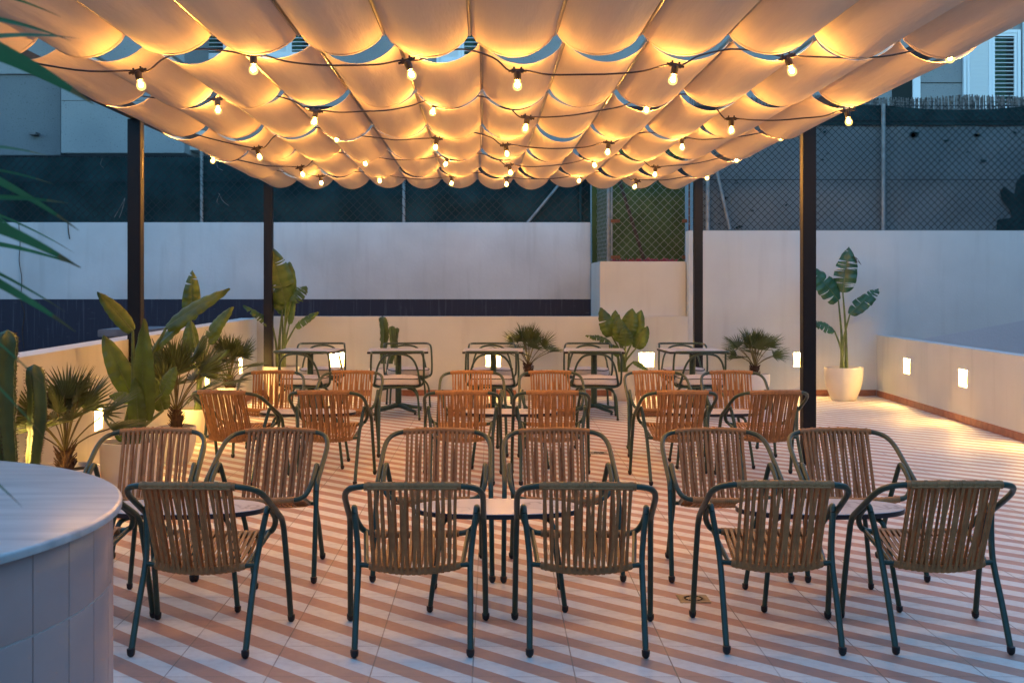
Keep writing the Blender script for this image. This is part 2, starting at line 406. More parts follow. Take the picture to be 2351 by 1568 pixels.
# ------------------------------------------------------------------ walls
def wall(name, p0, p1, h, t, openings, m, label, sk=True, z0=0., depth=.09, ends=0.):
    """wall whose inner face runs p0->p1; thickness t to the left of that direction; openings (s0,s1,z0,z1)"""
    p0 = Vector(p0); p1 = Vector(p1); L = (p1-p0).length; d = (p1-p0).normalized(); nrm = Vector((-d.y, d.x, 0))
    root = empty(name, p0, math.atan2(d.y, d.x), label, 'wall')
    b = MB()
    xs = sorted({0, L, *[q for o in openings for q in o[:2]]}); zs = sorted({z0, h, *[q for o in openings for q in o[2:]]})
    for i in range(len(xs)-1):
        for j in range(len(zs)-1):
            cx, cz = (xs[i]+xs[i+1])/2, (zs[j]+zs[j+1])/2
            if any(o[0] < cx < o[1] and o[2] < cz < o[3] for o in openings): continue
            b.add([(xs[i], 0, zs[j]), (xs[i+1], 0, zs[j]), (xs[i+1], 0, zs[j+1]), (xs[i], 0, zs[j+1])], [(0, 1, 2, 3)])
    for x0, x1, a, c in openings:
        e = depth
        b.add([(x0, 0, a), (x1, 0, a), (x1, 0, c), (x0, 0, c), (x0, e, a+.015), (x1, e, a+.015), (x1, e, c), (x0, e, c)],
              [(0, 4, 5, 1), (3, 2, 6, 7), (0, 3, 7, 4), (1, 5, 6, 2), (4, 7, 6, 5)])
    b.add([(0, 0, z0), (L, 0, z0), (L, t, z0), (0, t, z0), (0, 0, h), (L, 0, h), (L, t, h), (0, t, h)],
          [(0, 3, 2, 1), (4, 5, 6, 7), (3, 7, 6, 2), (0, 4, 7, 3), (1, 2, 6, 5)])
    b.build('masonry', m, root, smooth=False)
    if sk:
        k = MB(); x = .013; first = True; tl = .33
        while x < L-.013:
            e = min(x+tl, L-.013); k.box(x+.0015, e-.0015, -.012, -.0005, .001, .085); x = e
        s_ = k.build('skirting', M['terracotta'], root, smooth=False, bev=.002)
        g = MB(); g.box(.013, L-.013, -.010, -.0004, .0852, .092); g.build('grout_line', M['grout'], root, smooth=False)
    return root, d, nrm
def lamp_in(p0, d, s, z, w_, h_, depth, label):
    """recessed step light: white liner open to the terrace, glowing strip under its top"""
    p0 = Vector(p0); o = p0+d*s+Vector((0, 0, z)); ang = math.atan2(d.y, d.x)
    t = empty('niche_light', o, ang, label, 'wall light', 'recessed lights glowing in the terrace walls')
    a, e, q = w_/2-.003, depth-.004, .004; b = MB()
    b.box(-a, a, e-q, e, .018, h_-.003); b.box(-a, -a+q, .002, e-q, .004, h_-.003); b.box(a-q, a, .002, e-q, .004, h_-.003)
    b.box(-a+q, a-q, .002, e-q, h_-.007, h_-.003)
    b.add([(-a+q, .002, .003), (a-q, .002, .003), (a-q, e-q, .0195), (-a+q, e-q, .0195), (-a+q, .002, .006), (a-q, .002, .006), (a-q, e-q, .0225), (-a+q, e-q, .0225)],
          [(0, 3, 2, 1), (4, 5, 6, 7), (0, 1, 5, 4), (1, 2, 6, 5), (2, 3, 7, 6), (3, 0, 4, 7)])
    b.build('liner', M['liner'], t, smooth=False)
    b = MB(); b.box(-a+.012, a-.012, .006, e-q-.004, h_-.014, h_-.0075); b.build('diffuser', M['niche_glow'], t, smooth=False, bev=.001)
NZ, NH, NW = .395, .20, .215
def niches(p0, p1, ss, w_=NW): return [(s-w_/2, s+w_/2, NZ, NZ+NH) for s in ss]
# back parapet, left to right
B0 = Vector((-3.23, 16.75, 0)); B1 = Vector((2.70, 16.75, 0)); sB = [1.095, 3.245, 5.35]
wall('back_parapet', B0, B1, 1.09, .2, niches(B0, B1, sB), M['plaster'], 'low white back parapet lit orange, running behind the square tables')
for s, lb in zip(sB, ('square glowing wall niche behind the leftmost square table', 'square glowing wall niche behind the pedestal of the middle square table',
                      'square glowing wall niche right of the bushy banana plant')):
    lamp_in(B0, Vector((1, 0, 0)), s, NZ, NW, NH, .09, lb)
# tall white wall
W0 = Vector((2.703, 16.75, 0)); W1 = Vector((9.5, 16.75, 0)); sW = [1.54]
wall('tall_wall', W0, W1, 2.27, .30, niches(W0, W1, sW), M['plaster'], 'tall white wall at the right under the torn grey fence net', z0=-.6, sk=False)
k = MB(); x = W0.x+.002
while x < 5.27:
    e = min(x+.33, 5.272); k.box(x+.0015, e-.0015, 16.738, 16.7495, .001, .085); x = e
tw = bpy.data.objects['tall_wall']
k.build('skirting', M['terracotta'], tw, org=W0, smooth=False, bev=.002)
lamp_in(W0, Vector((1, 0, 0)), sW[0], NZ, NW, NH, .09, 'glowing wall niche half hidden by the right black post')
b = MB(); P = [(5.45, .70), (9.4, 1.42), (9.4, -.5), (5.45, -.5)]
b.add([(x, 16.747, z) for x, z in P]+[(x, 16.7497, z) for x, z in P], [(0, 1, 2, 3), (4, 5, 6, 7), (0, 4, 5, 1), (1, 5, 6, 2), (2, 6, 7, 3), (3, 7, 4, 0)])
b.build('sloped_patch', M['plaster_low'], tw, org=W0, smooth=False)  # thin sheet, slightly darker than the wall, below a sloped line
# side parapets
dR = (WR1-WR0).normalized(); sR = [1.27, 3.22, 5.20, 7.2]
wall('right_parapet', WR0, WR1, .835, .15, niches(WR0, WR1, sR, .26), M['plaster'], 'low white parapet along the right edge with terracotta skirting')
for s, lb in zip(sR, ('glowing niche in the right parapet, nearest the white corner pot', 'glowing niche in the right parapet, closest to the right picture edge',
                      'parapet niche light just outside the right picture edge', 'second parapet niche light beyond the right picture edge')):
    lamp_in(WR0, dR, s, NZ, .26, NH, .09, lb)
dL = (WL0-WL1).normalized(); LL = (WL1-WL0).length
sL = [LL-q for q in (1.2, 3.2, 5.2, 7.19, 9.2)]
wall('left_parapet', WL1, WL0, 1.07, .22, niches(WL1, WL0, sL, .22), M['plaster'], 'low white parapet behind the potted plants along the left edge')
for s, lb in zip(sL, ('glowing niche in the left parapet, beside the back left post', 'left parapet niche hidden behind the banana plants',
                      'glowing niche in the left parapet between banana plant and fan palm', 'glowing niche in the left parapet behind the nearest fan palm',
                      'glowing niche in the left parapet behind the two cactus columns')):
    lamp_in(WL1, dL, s, NZ, .22, NH, .09, lb)
# raised block, far white wall with navy band
b = MB(); b.box(1.50, 2.695, 16.952, 18.48, -.6, 1.85)
tag(b.build('raised_block', M['plaster'], org=(2.1, 17.7, 0), smooth=False, bev=.006), 'raised white masonry block under the small chain link gate panel', 'wall')
b = MB(); b.box(-14, 1.494, 18.5, 18.75, -.6, 2.47)
fw = empty('far_wall', (-6, 18.5, 0), 0, 'long far white wall with a navy painted band, behind the left parapet', 'wall')
b.build('masonry', M['plaster_patchy'], fw, org=(-6, 18.5, 0), smooth=False, bev=.01)
b = MB(); b.box(-14, 1.494, 18.494, 18.4995, -.6, 1.305); b.build('painted_band', M['navy'], fw, org=(-6, 18.5, 0), smooth=False)
b = MB(); b.box(-5.05, -4.35, 15.6, 16.8, .86, .955); b.box(-4.95, -4.45, 15.7, 16.7, -.6, .859); 
tag(b.build('concrete_cap', M['slab_grey'], org=(-4.7, 16.2, -.6), smooth=False, bev=.01), 'grey concrete slab top showing just beyond the left parapet', 'slab')
def hang(name, pts, label, r=.006):
    b = MB(); b.tube(spl(pts, 5), r, 6); p = pts[0]
    tag(b.build(name, M['cable'], org=p), label, 'cable')
hang('hanging_wire', [at(43, 513, 18.47), at(46, 560, 18.47), at(44, 600, 18.47), at(50, 640, 18.47), at(48, 690, 18.47), at(56, 720, 18.47), at(51, 760, 18.47), at(55, 800, 18.47)],
     'long thin wavy wire hanging down the far white wall at the left')
hang('hanging_wire', [at(156, 512, 18.47), at(157, 530, 18.47), at(160, 549, 18.47)], 'short dark wire stub at the top of the far white wall', .008)

# ------------------------------------------------------------------ fences
def chain(b, x0, x1, z0, z1, y, p, r, fx=None):
    """diamond wire mesh in the plane y; fx maps (s,z) to a point for other planes"""
    fx = fx or (lambda s, z: (s, y, z)); H = z1-z0; n = int((x1-x0+H)/p)+2
    for sg in (1, -1):
        for i in range(n):
            s0 = (x0-H+i*p) if sg > 0 else (x0+i*p); s1 = s0+sg*H; a, c = (s0, z0), (s1, z1)
            # clip to x0..x1
            def clip(q, w_):
                (sa, za), (sb, zb) = q, w_
                if sa < x0: t = (x0-sa)/(sb-sa); return (x0, za+(zb-za)*t)
                if sa > x1: t = (x1-sa)/(sb-sa); return (x1, za+(zb-za)*t)
                return q
            if max(s0, s1) <= x0+.01 or min(s0, s1) >= x1-.01: continue
            a2 = clip(a, c); c2 = clip(c, a)
            off = .003*sg
            k = 5
            pts = []
            for q in range(k+1):
                t = q/k; v = Vector(fx(a2[0]+(c2[0]-a2[0])*t, a2[1]+(c2[1]-a2[1])*t)); v.y += off; pts.append(v)
            b.tube(pts, r, 4, cap=False)
def sheet(b, x0, x1, z0, z1, y, amp=.02, nx=60, nz=8, top=None, th=.004):
    vs = []; rn = [random.uniform(-1, 1) for _ in range(nx+1)]
    for j in range(nz+1):
        for i in range(nx+1):
            x = x0+(x1-x0)*i/nx; zt = z1+(top(x) if top else 0); z = z0+(zt-z0)*j/nz
            vs.append((x, y+amp*(math.sin(x*7+j*.9)*.5+rn[i]*.35+math.sin(j*2.1+x*2)*.3), z))
    fs = [(j*(nx+1)+i, j*(nx+1)+i+1, (j+1)*(nx+1)+i+1, (j+1)*(nx+1)+i) for j in range(nz) for i in range(nx)]
    m = len(vs); vs2 = [(x, y_+th, z) for x, y_, z in vs]
    b.add(vs+vs2, fs+[tuple(q+m for q in reversed(f)) for f in fs])
fl = empty('chain_link_fence', (-6, 18.6, 2.47), 0, 'long dark chain link fence with green net on the far white wall', 'fence')
O = (-6, 18.6, 2.47)
b = MB(); chain(b, -14, 1.46, 2.49, 3.48, 18.58, .125, .0062); b.tube([(-14, 18.58, 3.48), (1.46, 18.58, 3.48)], .006, 5); b.tube([(-14, 18.575, 3.10), (1.46, 18.575, 3.10)], .005, 5)
b.build('wire_mesh', M['wire'], fl, org=O)
b = MB(); sheet(b, -14, 1.50, 2.43, 3.47, 18.64, .035, 200, 8); b.build('shade_net', M['cloth_dark'], fl, org=O)
for px in (-420, 463, 927, 1333):
    x = at(px, 0, 18.6).x; b = MB(); b.tube([(x, 18.60, 2.40), (x, 18.60, 3.62)], .028, 12); b.build('post', M['galv'] if px != 1333 else M['cloth_dark'], fl, org=O)
b = MB(); b.tube([at(1211, 512, 18.55), at(1284, 424, 18.55)], .022, 10); b.build('brace', M['galv'], fl, org=O)
b = MB(); b.box(at(1314, 0, 18.55).x, at(1331, 0, 18.55).x, 18.55, 18.60, 3.05, 3.09); b.build('bracket', M['galv'], fl, org=O, bev=.004)
# loose roots hanging on the net
b = MB()
for p in ([(497, 370), (500, 385), (512, 392)], [(287, 455), (275, 478), (262, 500)], [(287, 455), (281, 480), (274, 500)], [(502, 444), (512, 462), (527, 474)], [(505, 445), (498, 462), (503, 470)], [(235, 363), (231, 378), (238, 386)]):
    b.tube(spl([at(x, y, 18.54) for x, y in p], 4), .004, 5)
b.build('dry_tendrils', M['reed'], fl, org=O)

O2 = (2.1, 17.3, 1.85)
fc = empty('chain_link_fence', O2, 0, 'small pale chain link panel with olive net above the raised block', 'fence')
b = MB(); chain(b, 1.66, 2.86, 1.87, 3.5, 17.3, .118, .0034)
b.build('wire_mesh', M['wire_pale'], fc, org=O2)
b = MB(); ax, bx = at(1397, 0, 17.3).x, at(1366, 0, 18.55).x
chain(b, 0, 1.25, 1.87, 3.5, 0, .12, .004, lambda s, z: (ax+(bx-ax)*s/1.25, 17.3+s, z)); b.build('side_mesh', M['wire_pale'], fc, org=O2)
b = MB(); sheet(b, 1.50, 2.90, 1.80, 3.6, 18.35, .03, 30, 8); b.build('shade_net', M['cloth_olive'], fc, org=O2)
for x, m in ((1.655, 'galv'), (2.80, 'rust')):
    b = MB(); b.tube([(x, 17.33, 1.82), (x, 17.33, 3.6)], .028 if m == 'galv' else .012, 10); b.build('post', M[m], fc, org=O2)
b = MB(); b.tube([at(1404.5, 598, 17.27), at(1404.5, 420, 17.27)], .012, 8); b.build('tension_bar', M['galv'], fc, org=O2)
b = MB(); b.tube([at(1479, 598, 17.6), at(1421, 412, 17.6)], .026, 10); b.build('brace', M['trunk'], fc, org=O2)
for y in (506, 589):
    for x0, x1 in ((1402, 1423), (1566, 1578)):
        b = MB(); p, q = at(x0, y, 17.25), at(x1, y+4, 17.25); b.box(p.x, q.x, 17.24, 17.27, q.z-.01, p.z+.012); b.build('bracket', M['rust'], fc, org=O2, bev=.003)
b = MB()
for i in range(260):
    c = Vector((random.uniform(1.72, 2.66), random.uniform(17.2, 17.9), 1.856+abs(random.gauss(0, .02)))); s_ = random.uniform(.015, .03)
    u = Vector((random.gauss(0, 1), random.gauss(0, 1), random.gauss(0, .7))).normalized(); v = u.orthogonal().normalized()
    b.add([c-u*s_, c+v*s_*.7, c+u*s_, c-v*s_*.7], [(0, 1, 2, 3)])
tag(b.build('fallen_petals', M['petal'], org=(2.2, 17.5, 1.85)), 'scatter of fallen red petals along the top of the raised block', 'petals', kind='stuff')

O3 = (5.5, 16.95, 2.27)
fr = empty('chain_link_fence', O3, 0, 'tall right fence with torn pale net on the tall white wall', 'fence')
b = MB(); chain(b, 2.78, 9.4, 2.29, 4.02, 16.90, .098, .0052)
for z in (2.98, 3.80, 4.0): b.tube([(2.78, 16.9, z), (9.4, 16.9, z)], .005, 5)
b.build('wire_mesh', M['wire'], fr, org=O3)
net = MB(); sheet(net, 2.80, 9.4, 2.24, 3.82, 16.97, .02, 160, 10); net.cur = 1
b = MB(); sheet(b, 2.80, 9.4, 3.74, 4.0, 16.93, .015, 120, 3, top=lambda x: .05*math.sin(x*1.7)); b.build('top_band', M['cloth_dark'], fr, org=O3)
for px in (1625, 2028, 2500):
    x = at(px, 0, 16.87).x; b = MB(); b.tube([(x, 16.87, 2.2), (x, 16.87, 4.02 if px != 1625 else 3.9)], .029, 12); b.build('post', M['galv'], fr, org=O3)
b = MB(); b.tube([at(1676, 527, 16.86), at(1645, 392, 16.86)], .024, 10); b.build('brace', M['galv'], fr, org=O3)
P = [(2288, 529), (2290, 505), (2325, 500), (2318, 480), (2302, 462), (2296, 440), (2306, 428), (2320, 440), (2330, 447), (2333, 420), (2346, 402), (2360, 398), (2400, 400), (2400, 529)]
b = MB(); vv = [at(x, y, 16.945) for x, y in P]; n_ = len(vv)
b.add(vv+[v+Vector((0, .006, 0)) for v in vv], [tuple(range(n_)), tuple(range(2*n_-1, n_-1, -1))]+[(i, (i+1) % n_, (i+1) % n_+n_, i+n_) for i in range(n_)])
b.build('torn_patch', M['cloth_dark'], fr, org=O3, smooth=False)
for (x, y, s_) in ((2098, 308, 26), (2172, 322, 10), (1895, 303, 9), (2243, 310, 14), (2255, 368, 14), (2222, 350, 6), (1890, 367, 8), (2155, 368, 5), (1690, 418, 9), (1665, 455, 9), (1700, 522, 14), (1806, 470, 6), (2330, 305, 10)):
    for k in range(2):
        c = at(x+random.uniform(-3, 3), y+random.uniform(-2, 2), 16.94)
        ang = [random.uniform(0, 6.28) for _ in range(7)]; ang.sort(); sc = s_*.72*17/F
        vs = [c+Vector((math.cos(a)*sc*random.uniform(.5, 1), 0, math.sin(a)*sc*random.uniform(.25, .5))) for a in ang]
        net.add(vs+[v+Vector((0, .004, 0)) for v in vs], [tuple(range(7)), tuple(range(13, 6, -1))])
net.build('shade_net', [M['cloth_pale'], M['cloth_dark']], fr, org=O3)
b = MB(); x = 2.82
while x < 9.4:
    t = random.gauss(0, .035); h = 4.16+random.uniform(-.025, .025)+.02*math.sin(x*3); y = 17.16+random.uniform(-.012, .012)
    b.tube([(x, y, 3.55), (x+t*.8, y, h)], random.uniform(.006, .010), 5); x += random.uniform(.006, .0125)
for z in (3.98, 4.09): b.tube([(2.8, 17.145, z), (9.4, 17.145, z+.01)], .004, 5)
tag(b.build('reed_screen', M['reed'], org=(5.5, 17.16, 3.55)), 'ragged dry reed screen rising behind the right fence', 'screen')

# ------------------------------------------------------------------ apartment building behind
OB = Vector((0, 25, 0))
bd = empty('apartment_building', OB, 0, 'grey speckled stucco apartment building with white shutters behind the fences', 'building')
def bx(name, x0, x1, y0, y1, D0, D1, m, bev=.01, parent=None):
    p, q = at(x0, y0, D0), at(x1, y1, D0); b = MB(); b.box(p.x, q.x, D0, D1, q.z, p.z)
    return b.build(name, m, parent or bd, org=OB, smooth=False, bev=bev)
b = MB(); b.box(-26, 26, 25, 27, -.6, 11.5); b.build('wall', M['stucco'], bd, org=OB, smooth=False)
bx('wall_projection', -900, 140, 171, 357, 23.6, 25.0, M['stucco_dim'])
bx('wall_projection', 140, 424, -400, 352, 23.0, 24.99, M['stucco'])
bx('coping', -900, 139, 168.5, 171, 23.55, 25.0, M['slab_grey'], 0)
bx('shadow_gap_strip', -900, 424, 356.5, 368, 24.3, 24.99, M['slab_grey'], 0)  # grey strip standing in for the shade under the projecting blocks
bx('expansion_joint', 141, 423, 231.0, 231.9, 22.992, 22.999, M['black_hole'], 0)
bx('wall_projection', 424, 470, 300, 345, 23.4, 24.99, M['plaster'])
v_ = bx('vent_box', 65, 82, 303, 310, 23.4, 23.599, M['slab_grey'], .01)
def window(x0, x1, y0, y1, D=25.0, both=False, slats=17):
    """white sliding shutters: left leaf of closed slats, right leaf of open slats over a dark curtain"""
    p, q = at(x0, y0, D), at(x1, y1, D); o = OB
    w_ = MB(); t = .07
    w_.box(p.x-t, p.x, D-.07, D-.001, q.z-t, p.z+t); w_.box(q.x, q.x+t, D-.07, D-.001, q.z-t, p.z+t)
    w_.box(p.x, q.x, D-.07, D-.001, p.z, p.z+t); w_.box(p.x, q.x, D-.07, D-.001, q.z-t, q.z)
    wo = w_.build('window', M['shutter'], bd, org=o, smooth=False, bev=.006)
    mid = (p.x+q.x)/2; st = .06
    for k, (a, c) in enumerate(((p.x, mid), (mid, q.x))):
        s_ = MB(); s_.box(a+.002, a+st, D-.055, D-.012, q.z, p.z); s_.box(c-st, c-.002, D-.055, D-.012, q.z, p.z)
        s_.box(a+st, c-st, D-.054, D-.012, p.z-st, p.z-.002); s_.box(a+st, c-st, D-.054, D-.012, q.z+.002, q.z+st)
        n = slats; hh = (p.z-q.z-2*st)/n
        for i in range(n):
            z = q.z+st+hh*(i+.5); ang = R(70) if (k == 0 or both) else R(14)
            mt = Matrix.Translation((0, D-.034, z)) @ Matrix.Rotation(-ang, 4, 'X')
            d_ = hh*.52 if ang > .8 else .022
            s_.box(a+st, c-st, -d_, d_, -.005, .005, mt)
        s_.build('shutter', M['shutter'], wo, org=OB, smooth=False)
    g = MB(); g.box(p.x+.01, q.x-.01, D-.0075, D-.003, q.z+.01, p.z-.01); g.build('dark_opening', M['dark_room'], wo, org=OB, smooth=False)
    c = MB(); n = 28; vs = []
    for i in range(n+1):
        xx = mid+st+.01+(q.x-mid-2*st-.02)*.62*i/n; yy = D-.010+.0016*math.sin(i*1.9); vs += [(xx, yy, q.z+st), (xx, yy, p.z-st)]
    c.add(vs, [(2*i, 2*i+2, 2*i+3, 2*i+1) for i in range(n)]); c.build('curtain', M['curtain'], wo, org=OB)
    return wo
for a in ((2217, 2333, 78, 252), (420, 520, -40, 130), (612, 716, -40, 128), (1010, 1108, -40, 140), (1440, 1540, -420, -260)): window(*a)
# doorway with a white jamb
p, q = at(2048, 172, 25), at(2093, 300, 25); b = MB(); b.box(p.x, q.x, 24.96, 24.998, q.z, p.z); dr = b.build('door', M['dark_room'], bd, org=OB, smooth=False)
b = MB(); b.box(q.x, q.x+.16, 24.93, 24.998, q.z, p.z+.1); b.build('door_jamb', M['shutter'], dr, org=OB, smooth=False, bev=.008)
p = at(2348, 50, 25); b = MB(); b.tube([(p.x, 24.93, 4.6), (p.x, 24.93, 7.3)], .035, 10); b.build('downpipe', M['shutter'], bd, org=OB)
p = at(2200, 192, 25); b = MB(); b.box(at(1900, 0, 25).x, 26, 24.99, 24.9985, p.z, p.z+.02); b.build('expansion_joint', M['black_hole'], bd, org=OB, smooth=False)

# ------------------------------------------------------------------ pergola, fabric strips, string lights
pg = empty('pergola', (0, 10.4, 0), 0, 'black steel pergola frame on four square posts', 'pergola'); OP = Vector((0, 10.4, 0))
PW = .112
for x, y, r_ in ((-3.112, 10.40, 1), (2.652, 10.40, 1), (-2.99, 15.95, 1), (2.645, 15.95, 1)):
    b = MB(); b.box(x, x+PW, y, y+PW, .001, 2.95); po = b.build('post', M['black_steel'], pg, org=OP, smooth=False, bev=.004)
    b = MB(); b.box(x-.02, x+PW+.02, y-.02, y+PW+.02, .0006, .008); b.build('base_plate', M['black_steel'], po, org=OP, smooth=False)
    if x < 0 and y < 11:
        b = MB(); b.box(x+PW+.0005, x+PW+.004, y+.05, y+.063, 2.45, 2.70); b.build('label_strip', M['alu'], po, org=OP, smooth=False)
for x0 in (-3.10, 2.66):
    b = MB(); b.box(x0, x0+.09, 4.7, 16.05, 2.955, 3.06); b.build('side_beam', M['black_steel'], pg, org=OP, smooth=False, bev=.003)
for y0 in (10.41, 15.96):
    b = MB(); b.box(-3.005, 2.655, y0, y0+.09, 2.957, 3.058); b.build('cross_beam', M['black_steel'], pg, org=OP, smooth=False, bev=.003)

ZC = 2.92; NT = 12; X0, PITCH = -2.96, .4667
strips = [(5.15, 6.64, .05), (6.83, 8.52, .10), (8.69, 10.37, .085), (10.53, 12.26, .065), (12.42, 14.20, .03), (14.36, 15.87, -.02)]
ordn = ('nearest cream fabric awning strip, widest at the top of the picture', 'second cream fabric awning strip from the viewer, above the first lights row',
        'third cream fabric awning strip from the viewer, ending at the front posts', 'fourth cream fabric awning strip, just behind the front posts',
        'fifth cream fabric awning strip, second from the far end', 'farthest cream fabric awning strip, ending in scallops before the fence')
for (ya, yb, off), lb in zip(strips, ordn):
    st = empty('awning_strip', (0, (ya+yb)/2, ZC), 0, lb, 'awning', 'scalloped awning strips under the pergola'); OS = Vector((0, (ya+yb)/2, ZC))
    b = MB(); nu, nv = 14, 8; drift = -.0064*(yb-ya)
    for k in range(NT):
        sg = .138*random.uniform(.87, 1.1); sn = sg*random.uniform(.85, 1.0); sk = random.uniform(-.10, .10); vs = []
        for j in range(nv+1):
            v = j/nv; y = ya+(yb-ya)*v; s_ = sn+(sg-sn)*v
            s_ *= 1-.05*math.sin(math.pi*v)
            for i in range(nu+1):
                u = i/nu; x = X0+off+drift*v+PITCH*(k+u)
                uu = 2*u-1; g = (1-uu*uu)*(1+sk*uu*(1-abs(uu)))
                g = .58*g+.42*math.sqrt(max(0, 1-uu*uu))
                # small pocket fold beside the rod
                vs.append((x, y, ZC-.004-s_*g-.004*math.sin(u*26+v*2+k)*(v*(1-v))))
        b.add(vs, [(j*(nu+1)+i, j*(nu+1)+i+1, (j+1)*(nu+1)+i+1, (j+1)*(nu+1)+i) for j in range(nv) for i in range(nu)])
        for row, dy in ((0, .032), (nv, -.032)):               # folded hem at both ends of the strip
            r0 = [Vector(q) for q in vs[row*(nu+1):(row+1)*(nu+1)]]
            h_ = r0+[q+Vector((0, 0, -.0028)) for q in r0]+[q+Vector((0, dy, -.0028)) for q in r0]+[q+Vector((0, dy, -.0002)) for q in r0]
            b.add(h_, [(k_*(nu+1)+i, k_*(nu+1)+i+1, (k_+1)*(nu+1)+i+1, (k_+1)*(nu+1)+i) for k_ in range(3) for i in range(nu)])
    b.build('fabric', M['fabric'], st, org=OS, ang=70)
    for k in range(NT+1):
        x = X0+off+PITCH*k; b = MB()
        d_ = drift
        b.add([(x-.013, ya-.01, ZC-.016), (x+.013, ya-.01, ZC-.016), (x+.013+d_, yb+.01, ZC-.016), (x-.013+d_, yb+.01, ZC-.016),
               (x-.013, ya-.01, ZC+.002), (x+.013, ya-.01, ZC+.002), (x+.013+d_, yb+.01, ZC+.002), (x-.013+d_, yb+.01, ZC+.002)],
              [(0, 3, 2, 1), (4, 5, 6, 7), (0, 1, 5, 4), (2, 3, 7, 6), (1, 2, 6, 5), (0, 4, 7, 3)])
        b.tube([(x-.005, ya-.02, ZC-.019), (x-.005+d_, yb+.02, ZC-.019)], .0065, 6)
        b.build('rod', M['alu'], st, org=OS, smooth=False)

def bulb_mesh():
    prof = [(0, -.060), (.011, -.0585), (.020, -.052), (.0252, -.042), (.0265, -.033), (.0245, -.022), (.018, -.010), (.0130, -.002), (.0125, .004)]
    b = MB(); b.lathe(prof, (0, 0, 0), 16); return b
def holder_mesh():
    b = MB(); b.lathe([(.015, -.003), (.019, 0), (.021, .03), (.019, .046), (.012, .052)], (0, 0, 0), 12)
    b.box(-.034, .034, -.010, .010, .040, .062); b.box(-.05, -.028, -.006, .006, .045, .057); b.box(.028, .05, -.006, .006, .045, .057)
    b.tube([(-.02, 0, .06), (-.02, 0, .074)], .006, 6); b.tube([(.02, 0, .06), (.02, 0, .074)], .006, 6)
    return b
proto_h = proto_b = None
rows = [
 (6.735, [(321, 197), (582, 160), (941, 173), (1188, 197), (1547, 184), (1814, 164), (2179, 134)], 1, (-60, 118), None, 'nearest bulb string, hanging across the top with seven lit bulbs'),
 (8.605, [(231, 226), (500, 254), (723, 281), (996, 258), (1208, 296), (1483, 254), (1679, 300), (1947, 280)], 0, None, (1958, 232), 'second bulb string from the viewer, with eight lit bulbs'),
 (10.45, [(381, 304), (594, 362), (771, 321), (1001, 340), (1163, 355), (1396, 350), (1566, 339), (1795, 317)], 0, None, None, 'third bulb string from the viewer, level with the front posts'),
 (12.34, [(491, 370), (693, 402), (837, 377), (1025, 378), (1171, 398), (1363, 381), (1504, 402), (1690, 368)], 0, None, None, 'fourth bulb string from the viewer, just behind the front posts'),
 (14.28, [(737, 421), (871, 416), (1037, 422), (1163, 424), (1331, 416), (1459, 430), (1622, 409)], 1, (505, 362), None, 'farthest bulb string, low against the last awning scallops'),
]
for D, bl, par, lead, tail, lb in rows:
    OL = Vector((0, D, 2.8)); sr = empty('string_light', OL, 0, lb, 'string light', 'strings of warm bulbs under the awning')
    b = MB(); pos = [at(x, y, D)+Vector((0, 0, .030+.052)) for x, y in bl]
    path = []; 
    if lead: path.append(at(*lead, D)); path.append((at(*lead, D)+pos[0])/2+Vector((.1, 0, -.05)))
    for i, p in enumerate(pos):
        path += [p+Vector((-.045, 0, 0)), p+Vector((.045, 0, 0))]
        if i < len(pos)-1:
            q = pos[i+1]; up = (i % 2 == 0) if par else (i % 2 == 1)
            if up:
                mx_ = (p.x*.5+q.x*.5); zt = max(p.z, q.z, 2.80)+.03; zt = min(max(zt, 2.84), 2.93)
                path += [Vector((p.x+(mx_-p.x)*.45, D, p.z+(zt-p.z)*.6)), Vector((mx_, D, zt)), Vector((q.x+(mx_-q.x)*.45, D, q.z+(zt-q.z)*.6))]
            else:
                L = q.x-p.x
                for t in (.2, .4, .6, .8): path.append(p.lerp(q, t)+Vector((0, random.uniform(-.01, .01), -.085*L*4*t*(1-t)*.55+random.uniform(-.006, .006))))
    if tail: path.append(at(*tail, D))
    b.tube(spl(path, 5), .0052, 6); b.build('cable', M['cable'], sr, org=OL)
    for i, p in enumerate(pos):
        if proto_h is None:
            h = holder_mesh().build('lamp_holder', M['cable'], sr, smooth=True); g = bulb_mesh().build('bulb', M['bulb'], h); proto_h, proto_b = h, g
            fm = MB(); fm.lathe([(0, -.044), (.009, -.040), (.0125, -.032), (.0115, -.022), (.006, -.012), (0, -.009)], (0, 0, 0), 10); proto_f = fm.build('filament', M['filament'], h)
        else:
            h = proto_h.copy(); COL.objects.link(h); h.parent = sr; g = proto_b.copy(); COL.objects.link(g); g.parent = h; f_ = proto_f.copy(); COL.objects.link(f_); f_.parent = h
        h.location = p-OL-Vector((0, 0, .052)); h.rotation_euler = (R(random.uniform(-10, 10)), R(random.uniform(-22, 22)), R(random.uniform(-12, 12)))

